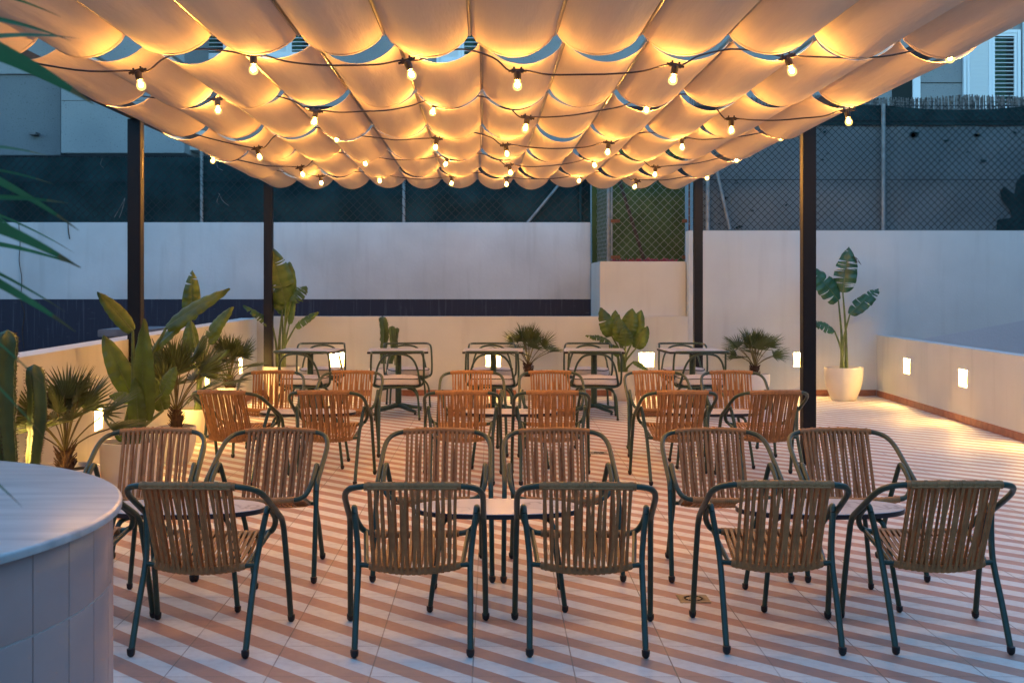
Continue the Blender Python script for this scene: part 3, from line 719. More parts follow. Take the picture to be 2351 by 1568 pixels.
# ------------------------------------------------------------------ rope armchairs
def make_armchair():
    t = empty('rope_armchair'); r = .0132
    for sx in (-1, 1):
        b = MB(); b.tube(spl([(sx*.310, .270, .022), (sx*.3075, .235, .17), (sx*.304, .195, .33), (sx*.301, .160, .455)], 4), r, 10)
        lg = b.build('leg', M['green'], t)
        c = MB(); c.lathe([(0, 0), (.009, .002), (.0155, .010), (.0172, .022), (.0172, .034), (.0132, .036)], (sx*.3105, .273, 0), 12); c.build('foot_cap', M['rubber'], lg)
        b = MB(); b.tube(spl([(sx*.240, -.278, .022), (sx*.240, -.19, .19), (sx*.240, -.10, .345), (sx*.250, -.055, .45), (sx*.264, -.022, .545)], 4), r, 10)
        lg = b.build('leg', M['green'], t)
        c = MB(); c.lathe([(0, 0), (.009, .002), (.0155, .010), (.0172, .022), (.0172, .034), (.0132, .036)], (sx*.240, -.281, 0), 12); c.build('foot_cap', M['rubber'], lg)
    half = [(.301, .160, .455), (.299, .128, .500), (.298, .07, .532), (.296, -.04, .588), (.293, -.14, .640), (.283, -.20, .672), (.262, -.246, .694), (.230, -.275, .706), (.19, -.292, .712), (.10, -.310, .716)]
    full = [(-x, y, z) for x, y, z in half]+[(0, -.316, .717)]+list(reversed(half))
    b = MB(); top = spl(full, 4); b.tube(top, r, 10); b.build('arm_rail', M['green'], t)
    h2 = [(.264, -.022, .545), (.267, .000, .570), (.2695, .030, .562), (.2715, .085, .530), (.270, .130, .500), (.262, .160, .468), (.246, .180, .440), (.222, .192, .424), (.19, .198, .417), (.1, .203, .412)]
    f2 = [(-x, y, z) for x, y, z in h2]+[(0, .205, .410)]+list(reversed(h2))
    b = MB(); b.tube(spl(f2, 4), r, 10); b.build('seat_rail', M['green'], t)
    rb = [(-.240, -.10, .345), (-.20, -.108, .344), (-.12, -.140, .336), (0, -.158, .330), (.12, -.140, .336), (.20, -.108, .344), (.240, -.10, .345)]
    b = MB(); rbar = spl(rb, 5); b.tube(rbar, .0115, 10)
    for sx in (-1, 1): b.tube([(sx*.232, .184, .428), (sx*.205, -.106, .346)], .0105, 8)
    b.build('seat_frame', M['green'], t)
    # rope back: wound top, front layer of 15 straps, rear layer of 8 wider straps
    def topz(x): q = abs(x)/.19; return (-.316+.024*q*q, .717-.005*q*q)
    def barz(x): q = abs(x)/.20; return (-.158+.05*q*q, .330+.014*q*q)
    def frontz(x): q = abs(x)/.19; return (.205-.007*q*q, .410+.007*q*q)
    b = MB()
    xs = [-.196+.0098*i for i in range(41)]; pts = []; rr = []
    for i, x in enumerate(xs):
        y, z = topz(x); pts += [(x-.0035, y, z), (x+.003, y, z), (x+.0048, y, z)]; rr += [.0178, .0178, .0163]
    b.tube(pts, rr, 12)
    xs = [-.190+.0098*i for i in range(40)]; pts = []; rr = []
    for x in xs:
        y, z = barz(x); pts += [(x-.0035, y, z), (x+.003, y, z), (x+.0048, y, z)]; rr += [.0165, .0165, .0152]
    b.tube(pts, rr, 10)
    for i in range(15):
        x = -.178+.356*i/14; xb = x*.965; y, z = topz(x); yb, zb = barz(xb); j = random.uniform(-.002, .002)
        b.strap([(x, y+.016, z-.002), (x+(xb-x)*.3+j, y+.016+(yb+.0-y)*.3, z+(zb-z)*.3), (x+(xb-x)*.7, y+.012+(yb-y)*.7, z+(zb-z)*.7), (xb, yb+.014, zb)], .0125, .0042, (1, 0, 0))
    for i in range(15):
        x = -.178+.356*i/14; xb = x*.965; y, z = topz(x); yb, zb = barz(xb); 
        if i % 2 == 0: b.strap([(x, y-.006, z+.0185), (x, y-.0185, z+.006), (x, y-.0185, z-.012)], .014, .003, (1, 0, 0))
        j = random.uniform(-.004, .004)+(.006 if i % 2 else -.004)
        b.strap([(x, y-.0165, z-.003), (x+(xb-x)*.35+j, y-.015+(yb-y)*.35, z+(zb-z)*.35), (x+(xb-x)*.7+j, y-.014+(yb-y)*.7, z+(zb-z)*.7), (xb, yb-.0165, zb), (xb, yb-.012, zb-.013)], .0125, .0042, (1, 0, 0))
    b.tube([(x_, topz(x_)[0]-.0195, topz(x_)[1]-.0085+.0012*math.sin(x_*160)) for x_ in [-.185+.0123*i for i in range(31)]], .004, 6)
    b.build('backrest', M['rope'], t)
    b = MB()
    xs = [-.188+.0098*i for i in range(39)]; pts = []; rr = []
    for x in xs:
        y, z = frontz(x); pts += [(x-.0035, y, z), (x+.003, y, z), (x+.0048, y, z)]; rr += [.0175, .0175, .016]
    b.tube(pts, rr, 12)
    for i in range(15):
        x = -.172+.344*i/14; xb = x*.99; y, z = frontz(x); yb, zb = barz(xb)
        for up in (1, -1):
            o = .0165*up
            b.strap([(x, y, z+o), (x+(xb-x)*.5+(.004 if up < 0 else 0), (y+yb)/2, (z+zb)/2+o-.012), (xb, yb, zb+o)], .0125, .0042, (1, 0, 0))
    b.build('seat', M['rope'], t)
    return t
chair0 = make_armchair(); used = []
def chair(x, y, rz, label, group):
    c = copy_tree(chair0) if used else chair0
    used.append(1); c.location = (x, y, 0); c.rotation_euler = (0, 0, rz); tag(c, label, 'armchair', group); return c
PI = math.pi
g1, g2, g3, g4 = ('front row of rope armchairs seen from behind', 'second row of rope armchairs facing the viewer', 'third row of rope armchairs seen from behind', 'fourth row of rope armchairs facing the viewer')
for x, y, rz, lb in (
  (-1.915, 5.42, R(-8), 'rope armchair mostly hidden behind the round marble counter'),
  (-1.245, 5.33, R(-3), 'nearest rope armchair beside the counter, back to the viewer'),
  (-.335, 5.33, R(1), 'front row rope armchair, back turned, left one at the middle oval table'),
  (.405, 5.33, R(-2), 'front row rope armchair, back turned, right one at the middle oval table'),
  (1.23, 5.37, R(-2), 'front row rope armchair just right of the square floor drain'),
  (1.925, 5.37, R(0), 'front row rope armchair at the far right, back to the viewer')): chair(x, y, rz, lb, g1)
for x, y, rz, lb in (
  (-1.88, 6.59, PI+R(3), 'rope armchair facing the viewer in front of the white banana pot'),
  (-1.212, 6.59, PI-R(4), 'rope armchair facing the viewer across the table beside the counter'),
  (-.305, 6.59, PI-R(1), 'second row rope armchair facing the viewer, left behind the middle oval table'),
  (.360, 6.59, PI+R(2), 'second row rope armchair facing the viewer, right behind the middle oval table'),
  (1.235, 6.59, PI+R(1), 'second row rope armchair facing the viewer, left behind the right oval table'),
  (1.94, 6.59, PI+R(1), 'second row rope armchair facing the viewer, in front of the right black post')): chair(x, y, rz, lb, g2)
for x, y, rz, lb in (
  (-2.00, 9.62, R(-14), 'third row rope armchair nearest the left plants, turned slightly right'),
  (-1.275, 9.62, R(-3), 'third row rope armchair, second from the left plants, back to the viewer'),
  (-.235, 9.62, R(0), 'third row rope armchair, back turned, left in the middle group'),
  (.465, 9.62, R(-1), 'third row rope armchair, back turned, right in the middle group'),
  (1.44, 9.62, R(3), 'third row rope armchair, back turned, left in the right group'),
  (2.14, 9.62, R(5), 'third row rope armchair, back turned, right beside the front right post')): chair(x, y, rz, lb, g3)
for x, y, rz, lb in (
  (-2.02, 11.12, PI+R(6), 'fourth row rope armchair facing the viewer, nearest the left parapet'),
  (-1.31, 11.12, PI-R(2), 'fourth row rope armchair facing the viewer, in front of the column cactus table'),
  (-.185, 11.12, PI+R(1), 'fourth row rope armchair facing the viewer, in front of the middle square table'),
  (.545, 11.12, PI+R(1), 'fourth row rope armchair facing the viewer, below the small fan palm'),
  (1.52, 11.12, PI+R(2), 'fourth row rope armchair facing the viewer, below the bushy banana plant'),
  (2.22, 11.12, PI-R(3), 'fourth row rope armchair facing the viewer, in front of the rightmost square table')): chair(x, y, rz, lb, g4)

# ------------------------------------------------------------------ low oval tables
def make_oval():
    t = empty('oval_table'); b = MB(); n = 56; a, c = .408, .215
    def ring(s, z): return [(math.copysign(abs(math.cos(q))**.9, math.cos(q))*(a+s), math.copysign(abs(math.sin(q))**.9, math.sin(q))*(c+s), z) for q in [2*PI*i/n for i in range(n)]]
    b.add(ring(-.002, .461)+ring(-.002, .455), [tuple(range(n)), tuple(range(2*n-1, n-1, -1))]+[(i, i+n, (i+1) % n+n, (i+1) % n) for i in range(n)])
    tp = b.build('tabletop', M['marble'], t)
    b = MB(); R1 = [ring(0, .458), ring(0, .436), ring(-.012, .434), ring(-.012, .4545), ring(-.003, .4575)]
    b.add([q for r_ in R1 for q in r_], [(k*n+i, k*n+(i+1) % n, ((k+1) % 5)*n+(i+1) % n, ((k+1) % 5)*n+i) for k in range(5) for i in range(n)])
    b.add(ring(-.012, .4345), [tuple(range(n))]); b.build('edge_band', M['table_edge'], tp)
    for sx in (-1, 1):
        for sy in (-1, 1):
            b = MB(); b.tube(spl([(sx*.318, sy*.215, .02), (sx*.295, sy*.19, .2), (sx*.268, sy*.16, .38), (sx*.235, sy*.13, .425), (sx*.15, sy*.07, .430)], 4), .012, 10); lg = b.build('leg', M['green'], t)
            b = MB(); b.lathe([(0, 0), (.009, .002), (.015, .010), (.016, .03), (.012, .032)], (sx*.3185, sy*.2155, 0), 12); b.build('foot_cap', M['rubber'], lg)
    return t
ov = make_oval()
for i, (x, y, lb) in enumerate(((-1.517, 5.96, 'low oval marble table between the chairs beside the counter'), (.025, 5.96, 'low oval marble table in the middle of the nearest chairs'),
    (1.60, 5.96, 'low oval marble table among the nearest chairs at the right'), (-1.567, 10.38, 'low oval marble table behind the chairs nearest the left plants'),
    (.15, 10.38, 'low oval marble table in the middle of the farther chair group'), (1.86, 10.38, 'low oval marble table of the farther group by the right post'))):
    o = ov if i == 0 else copy_tree(ov); o.location = (x, y, 0); tag(o, lb, 'table', 'low oval marble tables')

# ------------------------------------------------------------------ square bistro tables and their cushioned chairs
def make_bistro_table():
    t = empty('square_table'); h = .355
    b = MB(); b.box(-h, h, -h, h, .748, .752); tp = b.build('tabletop', M['marble'], t, smooth=False, bev=.001)
    b = MB(); b.box(-h-.003, h+.003, -h-.003, h+.003, .722, .7495); b.build('edge_band', M['table_edge'], tp, smooth=False, bev=.004)
    b = MB(); b.tube([(0, 0, .07), (0, 0, .715)], .037, 20); b.build('pedestal', M['green'], t)
    b = MB(); b.box(-.16, .16, -.025, .025, .700, .721); b.box(-.025, .025, -.16, .16, .700, .7205); b.build('top_bracket', M['green'], t, smooth=False, bev=.003)
    for k in range(4):
        a = R(38)+k*PI/2; d = Vector((math.cos(a), math.sin(a), 0)); b = MB()
        b.tube([d*.0+Vector((0, 0, .088)), d*.06+Vector((0, 0, .084)), d*.20+Vector((0, 0, .055)), d*.33+Vector((0, 0, .036)), d*.345+Vector((0, 0, .034))], [.030, .030, .022, .017, .012], 10)
        lg = b.build('base_foot', M['green'], t); b = MB(); b.lathe([(.016, 0), (.018, .004), (.012, .025)], tuple(d*.33), 12); b.build('glide', M['rubber'], lg)
    return t
def make_bistro_chair():
    t = empty('cushioned_chair'); r = .0125
    # outer tube: seat ring side up to the arms and round the back
    half = [(.15, .02, .352), (.235, .01, .358), (.285, .0, .385), (.302, -.005, .44), (.303, -.02, .60), (.298, -.04, .715), (.293, -.075, .755), (.288, -.14, .768), (.283, -.235, .772), (.262, -.285, .774), (.215, -.302, .775)]
    full = [(-x, y, z) for x, y, z in half]+[(0, -.308, .776)]+list(reversed(half))
    b = MB(); b.tube(spl(full, 4), r, 10); b.build('arm_rail', M['green'], t)
    h2 = [(.255, -.10, .372), (.262, -.155, .40), (.248, -.195, .47), (.225, -.235, .585), (.185, -.268, .675), (.12, -.288, .732)]
    f2 = [(-x, y, z) for x, y, z in h2]+[(0, -.297, .752)]+list(reversed(h2))
    b = MB(); b.tube(spl(f2, 4), r, 10); b.build('back_hoop', M['green'], t)
    ring = [(math.copysign(abs(math.cos(q))**.7, math.cos(q))*.255, math.copysign(abs(math.sin(q))**.7, math.sin(q))*.245-.01, .372) for q in [2*PI*i/40 for i in range(40)]]
    b = MB(); b.tube(ring, r, 8, closed=True)
    n_ = len(ring); b.add([Vector(q)*1 for q in ring]+[Vector(q)-Vector((0, 0, .006)) for q in ring], [tuple(range(n_)), tuple(range(2*n_-1, n_-1, -1))])
    b.build('seat_frame', M['green'], t)
    for sx in (-1, 1):
        for sy in (-1, 1):
            b = MB(); b.tube(spl([(sx*.12, sy*.12-.01, .350), (sx*.175, sy*.165-.01, .338), (sx*.222, sy*.205-.01, .285), (sx*.240, sy*.222-.01, .20), (sx*.250, sy*.235-.01, .012)], 4), r, 10); lg = b.build('leg', M['green'], t)
            b = MB(); b.lathe([(.010, 0), (.0145, .003), (.015, .022), (.0125, .024)], (sx*.2505, sy*.2355-.01, 0), 12); b.build('foot_cap', M['rubber'], lg)
    def cr(s, z): return [(math.copysign(abs(math.cos(q))**.62, math.cos(q))*(.258+s), math.copysign(abs(math.sin(q))**.62, math.sin(q))*(.246+s)-.005, z+.004*math.cos(4*q)) for q in [2*PI*i/44 for i in range(44)]]
    L = [cr(-.06, .384), cr(-.012, .388), cr(.004, .405), cr(.006, .43), cr(.004, .458), cr(-.012, .473), cr(-.10, .486), cr(-.2, .488)]; n = 44
    b = MB(); b.add([q for r_ in L for q in r_], [(k*n+i, k*n+(i+1) % n, (k+1)*n+(i+1) % n, (k+1)*n+i) for k in range(len(L)-1) for i in range(n)]+[tuple(range(n-1, -1, -1)), tuple((len(L)-1)*n+i for i in range(n))])
    cu = b.build('cushion', M['cushion'], t, ang=80)
    b = MB(); b.tube(cr(.003, .466), .0055, 6, closed=True); b.tube(cr(.003, .394), .0055, 6, closed=True); b.build('piping', M['piping'], cu)
    return t
bt = make_bistro_table(); bc = make_bistro_chair(); nb = 0
wh = ('the leftmost square table', 'the square table before the column cactus', 'the middle square table', 'the square table before the bushy banana plant', 'the rightmost square table')
for i, (x, rz, nx, nrz, fx_, frz) in enumerate(((-2.18, R(-2), -2.15, R(-12), -2.16, R(4)), (-1.124, R(3), -1.09, R(4), -1.06, R(10)), (.014, R(-1), 0.0, R(-2), .0, R(1)), (1.22, R(-4), 1.18, R(-3), 1.21, R(-5)), (2.40, R(4), 2.38, R(4), 2.41, R(-2)))):
    o = bt if i == 0 else copy_tree(bt); o.location = (x, 14.62, 0); o.rotation_euler = (0, 0, rz)
    tag(o, {0: 'leftmost square marble pedestal table, by the back left post', 1: 'square marble pedestal table in front of the column cactus', 2: 'middle square marble pedestal table, before a glowing niche',
            3: 'square marble pedestal table in front of the bushy banana plant', 4: 'rightmost square marble pedestal table, by the back right post'}[i], 'table', 'square tables along the back parapet')
    for k in range(2):
        c = bc if nb == 0 else copy_tree(bc); nb += 1
        c.location = (nx, 14.02, 0) if k == 0 else (fx_, 15.38, 0); c.rotation_euler = (0, 0, nrz if k == 0 else PI+frz)
        tag(c, ('cushioned tube chair on the near side of ' if k == 0 else 'cushioned tube chair on the far side of ')+wh[i], 'chair', 'cushioned chairs at the square tables')

# ------------------------------------------------------------------ round counter in the left foreground
CX, CY = -1.915, 2.87
ct = empty('round_counter', (CX, CY, 0), 0, 'round counter in the left foreground with streaked marble top and blush tiles', 'counter')
b = MB(); b.lathe([(0, .978), (.985, .978), (.9995, .980), (1.0, .983), (1.0, .994), (.997, .998), (.99, 1.0), (0, 1.0)], (0, 0, 0), 160); b.build('countertop', M['counter_top'], ct, ang=50)
b = MB(); b.lathe([(.9745, .0), (.9745, .977)], (0, 0, 0), 96); b.build('core', M['grout'], ct)
b = MB(); NP = 44
for k in range(NP):
    a0, a1 = 2*PI*k/NP+.0016, 2*PI*(k+1)/NP-.0016
    for z0, z1 in ((.004, .398), (.402, .798), (.802, .9765)):
        q = 5; r0, r1 = .9748, .9775; rows_ = []
        for rr, zz in ((r0, z0), (r1-.001, z0), (r1, z0+.0015), (r1, z1-.0015), (r1-.001, z1), (r0, z1)):
            rows_.append([(rr*math.cos(a0+(a1-a0)*i/q), rr*math.sin(a0+(a1-a0)*i/q), zz) for i in range(q+1)])
        b.add([p for r_ in rows_ for p in r_], [(j*(q+1)+i, j*(q+1)+i+1, (j+1)*(q+1)+i+1, (j+1)*(q+1)+i) for j in range(5) for i in range(q)]
              +[tuple(j*(q+1) for j in range(6)), tuple(j*(q+1)+q for j in range(5, -1, -1))])
b.build('tile_cladding', M['counter_tile'], ct, ang=35)

# ------------------------------------------------------------------ floor drains
def drain(x, y, lb):
    o = (x, y, .0); d = empty('floor_drain', o, 0, lb, 'drain')
    b = MB(); b.box(-.075, .075, -.075, .075, .0005, .004); p = b.build('plate', M['steel'], d, smooth=False, bev=.001)
    b = MB(); 
    for k in range(12):
        a = 2*PI*k/12; b.tube([(.042*math.cos(a-.19), .042*math.sin(a-.19), .0032), (.042*math.cos(a), .042*math.sin(a), .0036), (.042*math.cos(a+.19), .042*math.sin(a+.19), .0032)], .0045, 6)
    b.build('slots', M['black_hole'], p)
    b = MB(); b.tube([(.052*math.cos(2*PI*k/32), .052*math.sin(2*PI*k/32), .004) for k in range(32)], .0016, 5, closed=True); b.build('rim', M['steel'], p)
q = at(1592, 1375, 4340/725); drain(q.x, 4340/725, 'square steel floor drain near the front right chairs')
q = at(1375, 1040, 4340/390); drain(q.x, 4340/390, 'small steel floor drain behind the second row of chairs')

# ------------------------------------------------------------------ potted plants
def pot(root, r, h, m, rim=.86, round_=True):
    """glazed tub: bellied outside, thick rim, soil inside; root-local"""
    b = MB()
    if round_: out = [(0, 0), (r*.60, .001), (r*.64, .012), (r*.74, h*.16), (r*.86, h*.34), (r*.95, h*.56), (r*.995, h*.80), (r, h*.97), (r*.99, h), (r*.955, h), (r*.94, h*.96), (r*.92, h*.80), (0, h*.80)]
    else: out = [(0, 0), (r*.86, .001), (r*.90, .012), (r*.95, h*.5), (r, h*.97), (r*.99, h), (r*.92, h), (r*.91, h*.95), (r*.90, h*.84), (0, h*.84)]
    b.lathe(out, (0, 0, 0), 48); p = b.build('pot', m, root, ang=50)
    b = MB(); n = 22; hz = h*.90
    vs = [(0, 0, hz+.012)]; fs = []
    for j in range(1, 4):
        for k in range(n): 
            a = 2*PI*k/n; q = r*.915*j/3; vs.append((q*math.cos(a), q*math.sin(a), hz+random.uniform(-.008, .012)))
    fs += [(0, 1+k, 1+(k+1) % n) for k in range(n)]+[(1+j*n+k, 1+(j+1)*n+k, 1+(j+1)*n+(k+1) % n, 1+j*n+(k+1) % n) for j in range(2) for k in range(n)]
    b.add(vs, fs); b.build('soil', M['soil'], p)
    return hz

def paddle(b, c0, c1, w, face, curl=.12, bend=.10, tears=0, fold=.35, seed=0):
    """banana-like leaf blade from c0 to c1, midrib fold, torn into fingers; face = direction the upper side looks"""
    rnd = random.Random(seed); c0, c1 = Vector(c0), Vector(c1); L = (c1-c0).length; ax = (c1-c0).normalized()
    nrm = Vector(face); nrm = (nrm-ax*nrm.dot(ax)).normalized(); side = ax.cross(nrm).normalized(); N = 64
    def mid(t): return c0+ax*L*t-nrm*(bend*L*(t*t-.0*t))+nrm*(bend*L*.25*t)
    def hw(t): return w*.5*(max(0., math.sin(PI*min(1, .045+.955*t)**.72)))**.62*(1.0 if t < .82 else 1-.35*((t-.82)/.18)**2)
    for sg in (-1, 1):
        cuts = sorted(rnd.uniform(.12, .93) for _ in range(tears if sg < 0 else max(0, tears-1))); edges = [0.]+cuts+[1.]
        for q in range(len(edges)-1):
            t0, t1 = edges[q], edges[q+1]; m = max(2, int(N*(t1-t0))); sw = rnd.uniform(-.05, .12) if tears else 0; dr = rnd.uniform(-.03, .10) if tears else 0
            K = 5; vs = []
            for i in range(m+1):
                t = t0+(t1-t0)*i/m; h_ = hw(t); inner = mid(t)
                for k in range(K+1):
                    f = k/K; tt = t+(sw*f*f*(.3+w/L))*.5 
                    if tears and 0 < q and i == 0: tt += .022*f
                    if tears and q < len(edges)-2 and i == m: tt -= .022*f
                    p_ = inner+(mid(min(max(tt, 0), 1.02))-mid(t))
                    wav = .012*math.sin(t*38+seed)*f
                    z = fold*f*h_*(1-.7*f)-curl*w*f*f-dr*w*f*f+wav*w*2+.0032*math.sin((t+.10*f)*L*330)*(1-.6*f)
                    vs.append(p_+side*sg*h_*f*(1-.10*f)+nrm*z)
            b.add(vs, [(i*(K+1)+k, i*(K+1)+k+1, (i+1)*(K+1)+k+1, (i+1)*(K+1)+k) for i in range(m) for k in range(K)])
    return [mid(i/8) for i in range(9)]

def banana(name, px, base_y, D, pr, ph, leaves, lb, pm='pot_matt', lm='leaf', rnd_pot=True, dead=0):
    """leaves: (base px,py),(tip px,py), width m, face vector, tears, depth offsets"""
    o = Vector(at(px, 650, D)); o.z = 0; t = empty(name, o, 0, lb, 'potted plant', 'potted plants along the terrace walls')
    hz = pot(t, pr, ph, M[pm], round_=rnd_pot); fb = []
    for i, (bx_, by_, tx, ty, w_, face, tears, d0, d1) in enumerate(leaves):
        c0, c1 = at(bx_, by_, D+d0)-o, at(tx, ty, D+d1)-o
        lf = MB(); mid = paddle(lf, c0, c1, w_, face, tears=tears, seed=i*7+int(px), bend=.10 if tears < 6 else .06)
        a = 2*PI*i/max(1, len(leaves)); foot = Vector((math.cos(a)*pr*.16+c0.x*.06, math.sin(a)*pr*.16, hz-.03))
        up = Vector((foot.x+(c0.x-foot.x)*.30, foot.y+(c0.y-foot.y)*.30, foot.z+(c0.z-foot.z)*.58))
        st = MB(); path = spl([foot, foot.lerp(up, .55), up, c0], 5); n_ = len(path)
        st.tube(path, [.027-.017*k/(n_-1) for k in range(n_)], 8)
        rb = spl([path[-1]]+mid[1:], 2); st.tube([q-Vector(face).normalized()*.003 for q in rb], [.008*(1-.85*k/(len(rb)-1)) for k in range(len(rb))], 6)
        so_ = st.build('leaf_stalk', M['stem'], t); lf.build('leaf_blade', M[lm], so_, ang=60)
    if dead:
        b = MB()
        for k in range(7):
            p = at(dead[0], dead[1], D-.02)-o; b.tube(spl([p, p+Vector((random.uniform(.02, .06), 0, -.03)), p+Vector((random.uniform(.03, .12), random.uniform(-.03, .03), random.uniform(-.16, -.08)))], 4), .003, 5)
        b.build('dried_flower', M['trunk'], t)
    return t

def fan_leaf(b, c, ax, nrm, r, n, spread, rnd, wdt=.016):
    ax = ax.normalized(); nrm = (nrm-ax*nrm.dot(ax)).normalized(); sd = ax.cross(nrm)
    for i in range(n):
        a = -spread/2+spread*i/(n-1)+rnd.uniform(-.03, .03); d = (ax*math.cos(a)+sd*math.sin(a)).normalized()
        L = r*(.72+.28*math.cos(a*.8))*rnd.uniform(.88, 1.06); s_ = d.cross(nrm); dp = rnd.uniform(.02, .16)
        P = [c+d*L*t-nrm*(dp*L*t*t)+nrm*.04*L*math.sin(a*2)*t for t in (0, .35, .7, 1)]; W = [wdt*.35, wdt, wdt*.72, .0012]; vs = []
        for p, w_ in zip(P, W): vs += [p-s_*w_*.5+nrm*w_*.30, p-nrm*.0, p+s_*w_*.5+nrm*w_*.30]
        b.add(vs, [(k*3+j, k*3+j+1, k*3+j+4, k*3+j+3) for k in range(3) for j in range(2)])

def fan_palm(px, D, cy_, rad, pr, ph, lb, seed, nl=16, stalk=.46, pm='pot_matt', dirs=None, rnd_pot=True):
    """cy_: picture height of the crown's centre; rad: reach of the crown in metres"""
    rnd = random.Random(seed); o = Vector(at(px, 650, D)); o.z = 0; t = empty('fan_palm', o, 0, lb, 'potted palm', 'potted plants along the terrace walls')
    hz = pot(t, pr, ph, M[pm], round_=rnd_pot); cz = at(px, cy_, D).z
    tr = MB(); th = max(.06, (cz-hz)*.42); n = 9
    tr.tube([(0, 0, hz-.03), (0, 0, hz+th*.4), (.004, 0, hz+th)], [.052, .048, .034], 12)
    for k in range(60):
        a = rnd.uniform(0, 6.28); z = hz+rnd.uniform(.0, th); q = .046; u = Vector((math.cos(a), math.sin(a), 0))
        tr.tube([u*q*.8+Vector((0, 0, z)), u*(q+.03)+Vector((0, 0, z+rnd.uniform(.03, .07)))], [.007, .002], 5)
    tk = tr.build('trunk', M['trunk'], t); st = MB(); fl_ = MB()
    top = Vector((0, 0, hz+th*.9))
    for i in range(nl):
        az = 2*PI*i*.382+rnd.uniform(-.3, .3); el = (R(82), R(66), R(46), R(16))[min(3, int(i*4/nl))]+rnd.uniform(-.16, .16)
        d = Vector((math.cos(az)*math.cos(el), math.sin(az)*math.cos(el), math.sin(el)))
        fr_ = rad*rnd.uniform(.50, .64); sl_ = rad*stalk*rnd.uniform(.9, 1.4)+max(0, cz-top.z)*.38
        c = top+Vector((d.x*sl_, d.y*sl_, sl_*(.35+.65*math.sin(el)) if el > 0 else sl_*.12))
        midp = top.lerp(c, .5)+Vector((0, 0, .05*rad)); st.tube(spl([top, midp, c], 4), .0052, 6)
        ax = (c-midp).normalized()*.6+d*.6+Vector((0, 0, -.05)); up = Vector((0, 0, 1)) if abs(ax.normalized().z) < .85 else Vector((math.cos(az), math.sin(az), 0))*-1
        nv = up+Vector((rnd.uniform(-.5, .5), rnd.uniform(-.9, .2), rnd.uniform(-.2, .2)))
        fan_leaf(fl_, c, ax, nv, fr_, 17, R(rnd.uniform(115, 165)), rnd, .019*rad/.45)
    st.build('leaf_stalks', M['palm_stem'], t); fl_.build('crown', M['palm'], t, smooth=False)
    return t

def cactus(name, cols, D, px, lb, pr=0, ph=0, pm='pot_matt'):
    """cols: (bottom px,py),(top px,py), radius m"""
    o = Vector(at(px, 650, D)); o.z = 0; t = empty(name, o, 0, lb, 'cactus', 'potted plants along the terrace walls'); rnd = random.Random(int(px)+3)
    hz = pot(t, pr, ph, M[pm], round_=False) if pr else 0
    for x0, y0, x1, y1, r, dd, ph_ in cols:
        a, c = at(x0, y0, D+dd)-o, at(x1, y1, D+dd)-o; N = 40; ribs = 5; b = MB(); K = ribs*6; vs = []
        sp = MB(); L = (c-a).length; u = Vector((1, 0, 0)); v = Vector((0, 1, 0)); ph0 = ph_
        for i in range(N+1):
            f = i/N; p = a.lerp(c, f)+Vector((.02*math.sin(f*5+x0), 0, 0)); q = r*min(1, (.62+.5*f) if f < .5 else 1)*(1 if f < .90 else math.sqrt(max(0, 1-((f-.90)/.1)**2))*.98+.02)
            for k in range(K):
                an = 2*PI*k/K; w_ = math.cos(ribs*(an-ph0)); ww = .66+.34*(max(0, w_)**1.5 if w_ > 0 else -.15*w_*w_)
                ww *= 1+.05*math.sin(f*L*70+k//6*2)*max(0, w_)
                vs.append(p+(u*math.cos(an)+v*math.sin(an))*q*ww)
            if i % 1 == 0 and f < .985:
                for rb in range(ribs):
                    an = ph0+2*PI*rb/ribs; e = p+(u*math.cos(an)+v*math.sin(an))*q*1.0
                    for _ in range(2):
                        ds = (u*math.cos(an)+v*math.sin(an)+Vector((rnd.uniform(-.8, .8), rnd.uniform(-.8, .8), rnd.uniform(-.7, .7)))).normalized()
                        sp.tube([e, e+ds*r*.20], [r*.032, r*.006], 4)
        b.add(vs, [(i*K+k, i*K+(k+1) % K, (i+1)*K+(k+1) % K, (i+1)*K+k) for i in range(N) for k in range(K)]+[tuple(range(K-1, -1, -1))])
        st = b.build('stem', M['cactus'], t, ang=80); sp.build('spines', M['spine'], st)
    return t
FR = (0, -1, .25)
# left row, near to far
cactus('column_cactus', [(14, 1130, 16, 757, .082, 0, .9), (80, 1130, 80, 836, .066, .25, 2.2)], 7.3, 40, 'two tall ribbed cactus columns rising behind the round counter', .26, .40)
fan_palm(150, 8.05, 965, .45, .22, .34, 'spiky fan palm between the cactus columns and the big banana plant', 11, 18)
banana('banana_plant', 295, 1010, 9.0, .21, .385, [
   (305, 760, 228, 668, .15, (.55, -1, .5), 0, .0, -.1), (333, 965, 318, 735, .21, (-.35, -1, .15), 0, -.12, -.2),
   (300, 905, 240, 768, .20, (.5, -1, .25), 0, .1, .05), (352, 800, 437, 716, .15, (-.3, -.7, .9), 0, .05, .05),
   (382, 752, 519, 655, .17, (-.1, -.9, .8), 0, .02, .0), (372, 905, 398, 842, .15, (-.2, -1, .6), 0, -.15, -.2),
   (300, 915, 252, 905, .12, (.2, -.9, .8), 0, -.1, -.15), (318, 985, 310, 868, .15, (.3, -1, .1), 0, -.15, -.2), (285, 1012, 266, 972, .10, (.4, -1, .3), 0, -.1, -.12), (375, 942, 355, 868, .16, (.2, -1, .2), 0, .1, .1)],
   'largest banana plant in a white pot at the front left post', 'pot_matt', 'leaf', False)
fan_palm(405, 10.5, 875, .52, .17, .32, 'dense fan palm right of the largest banana plant', 23, 22)
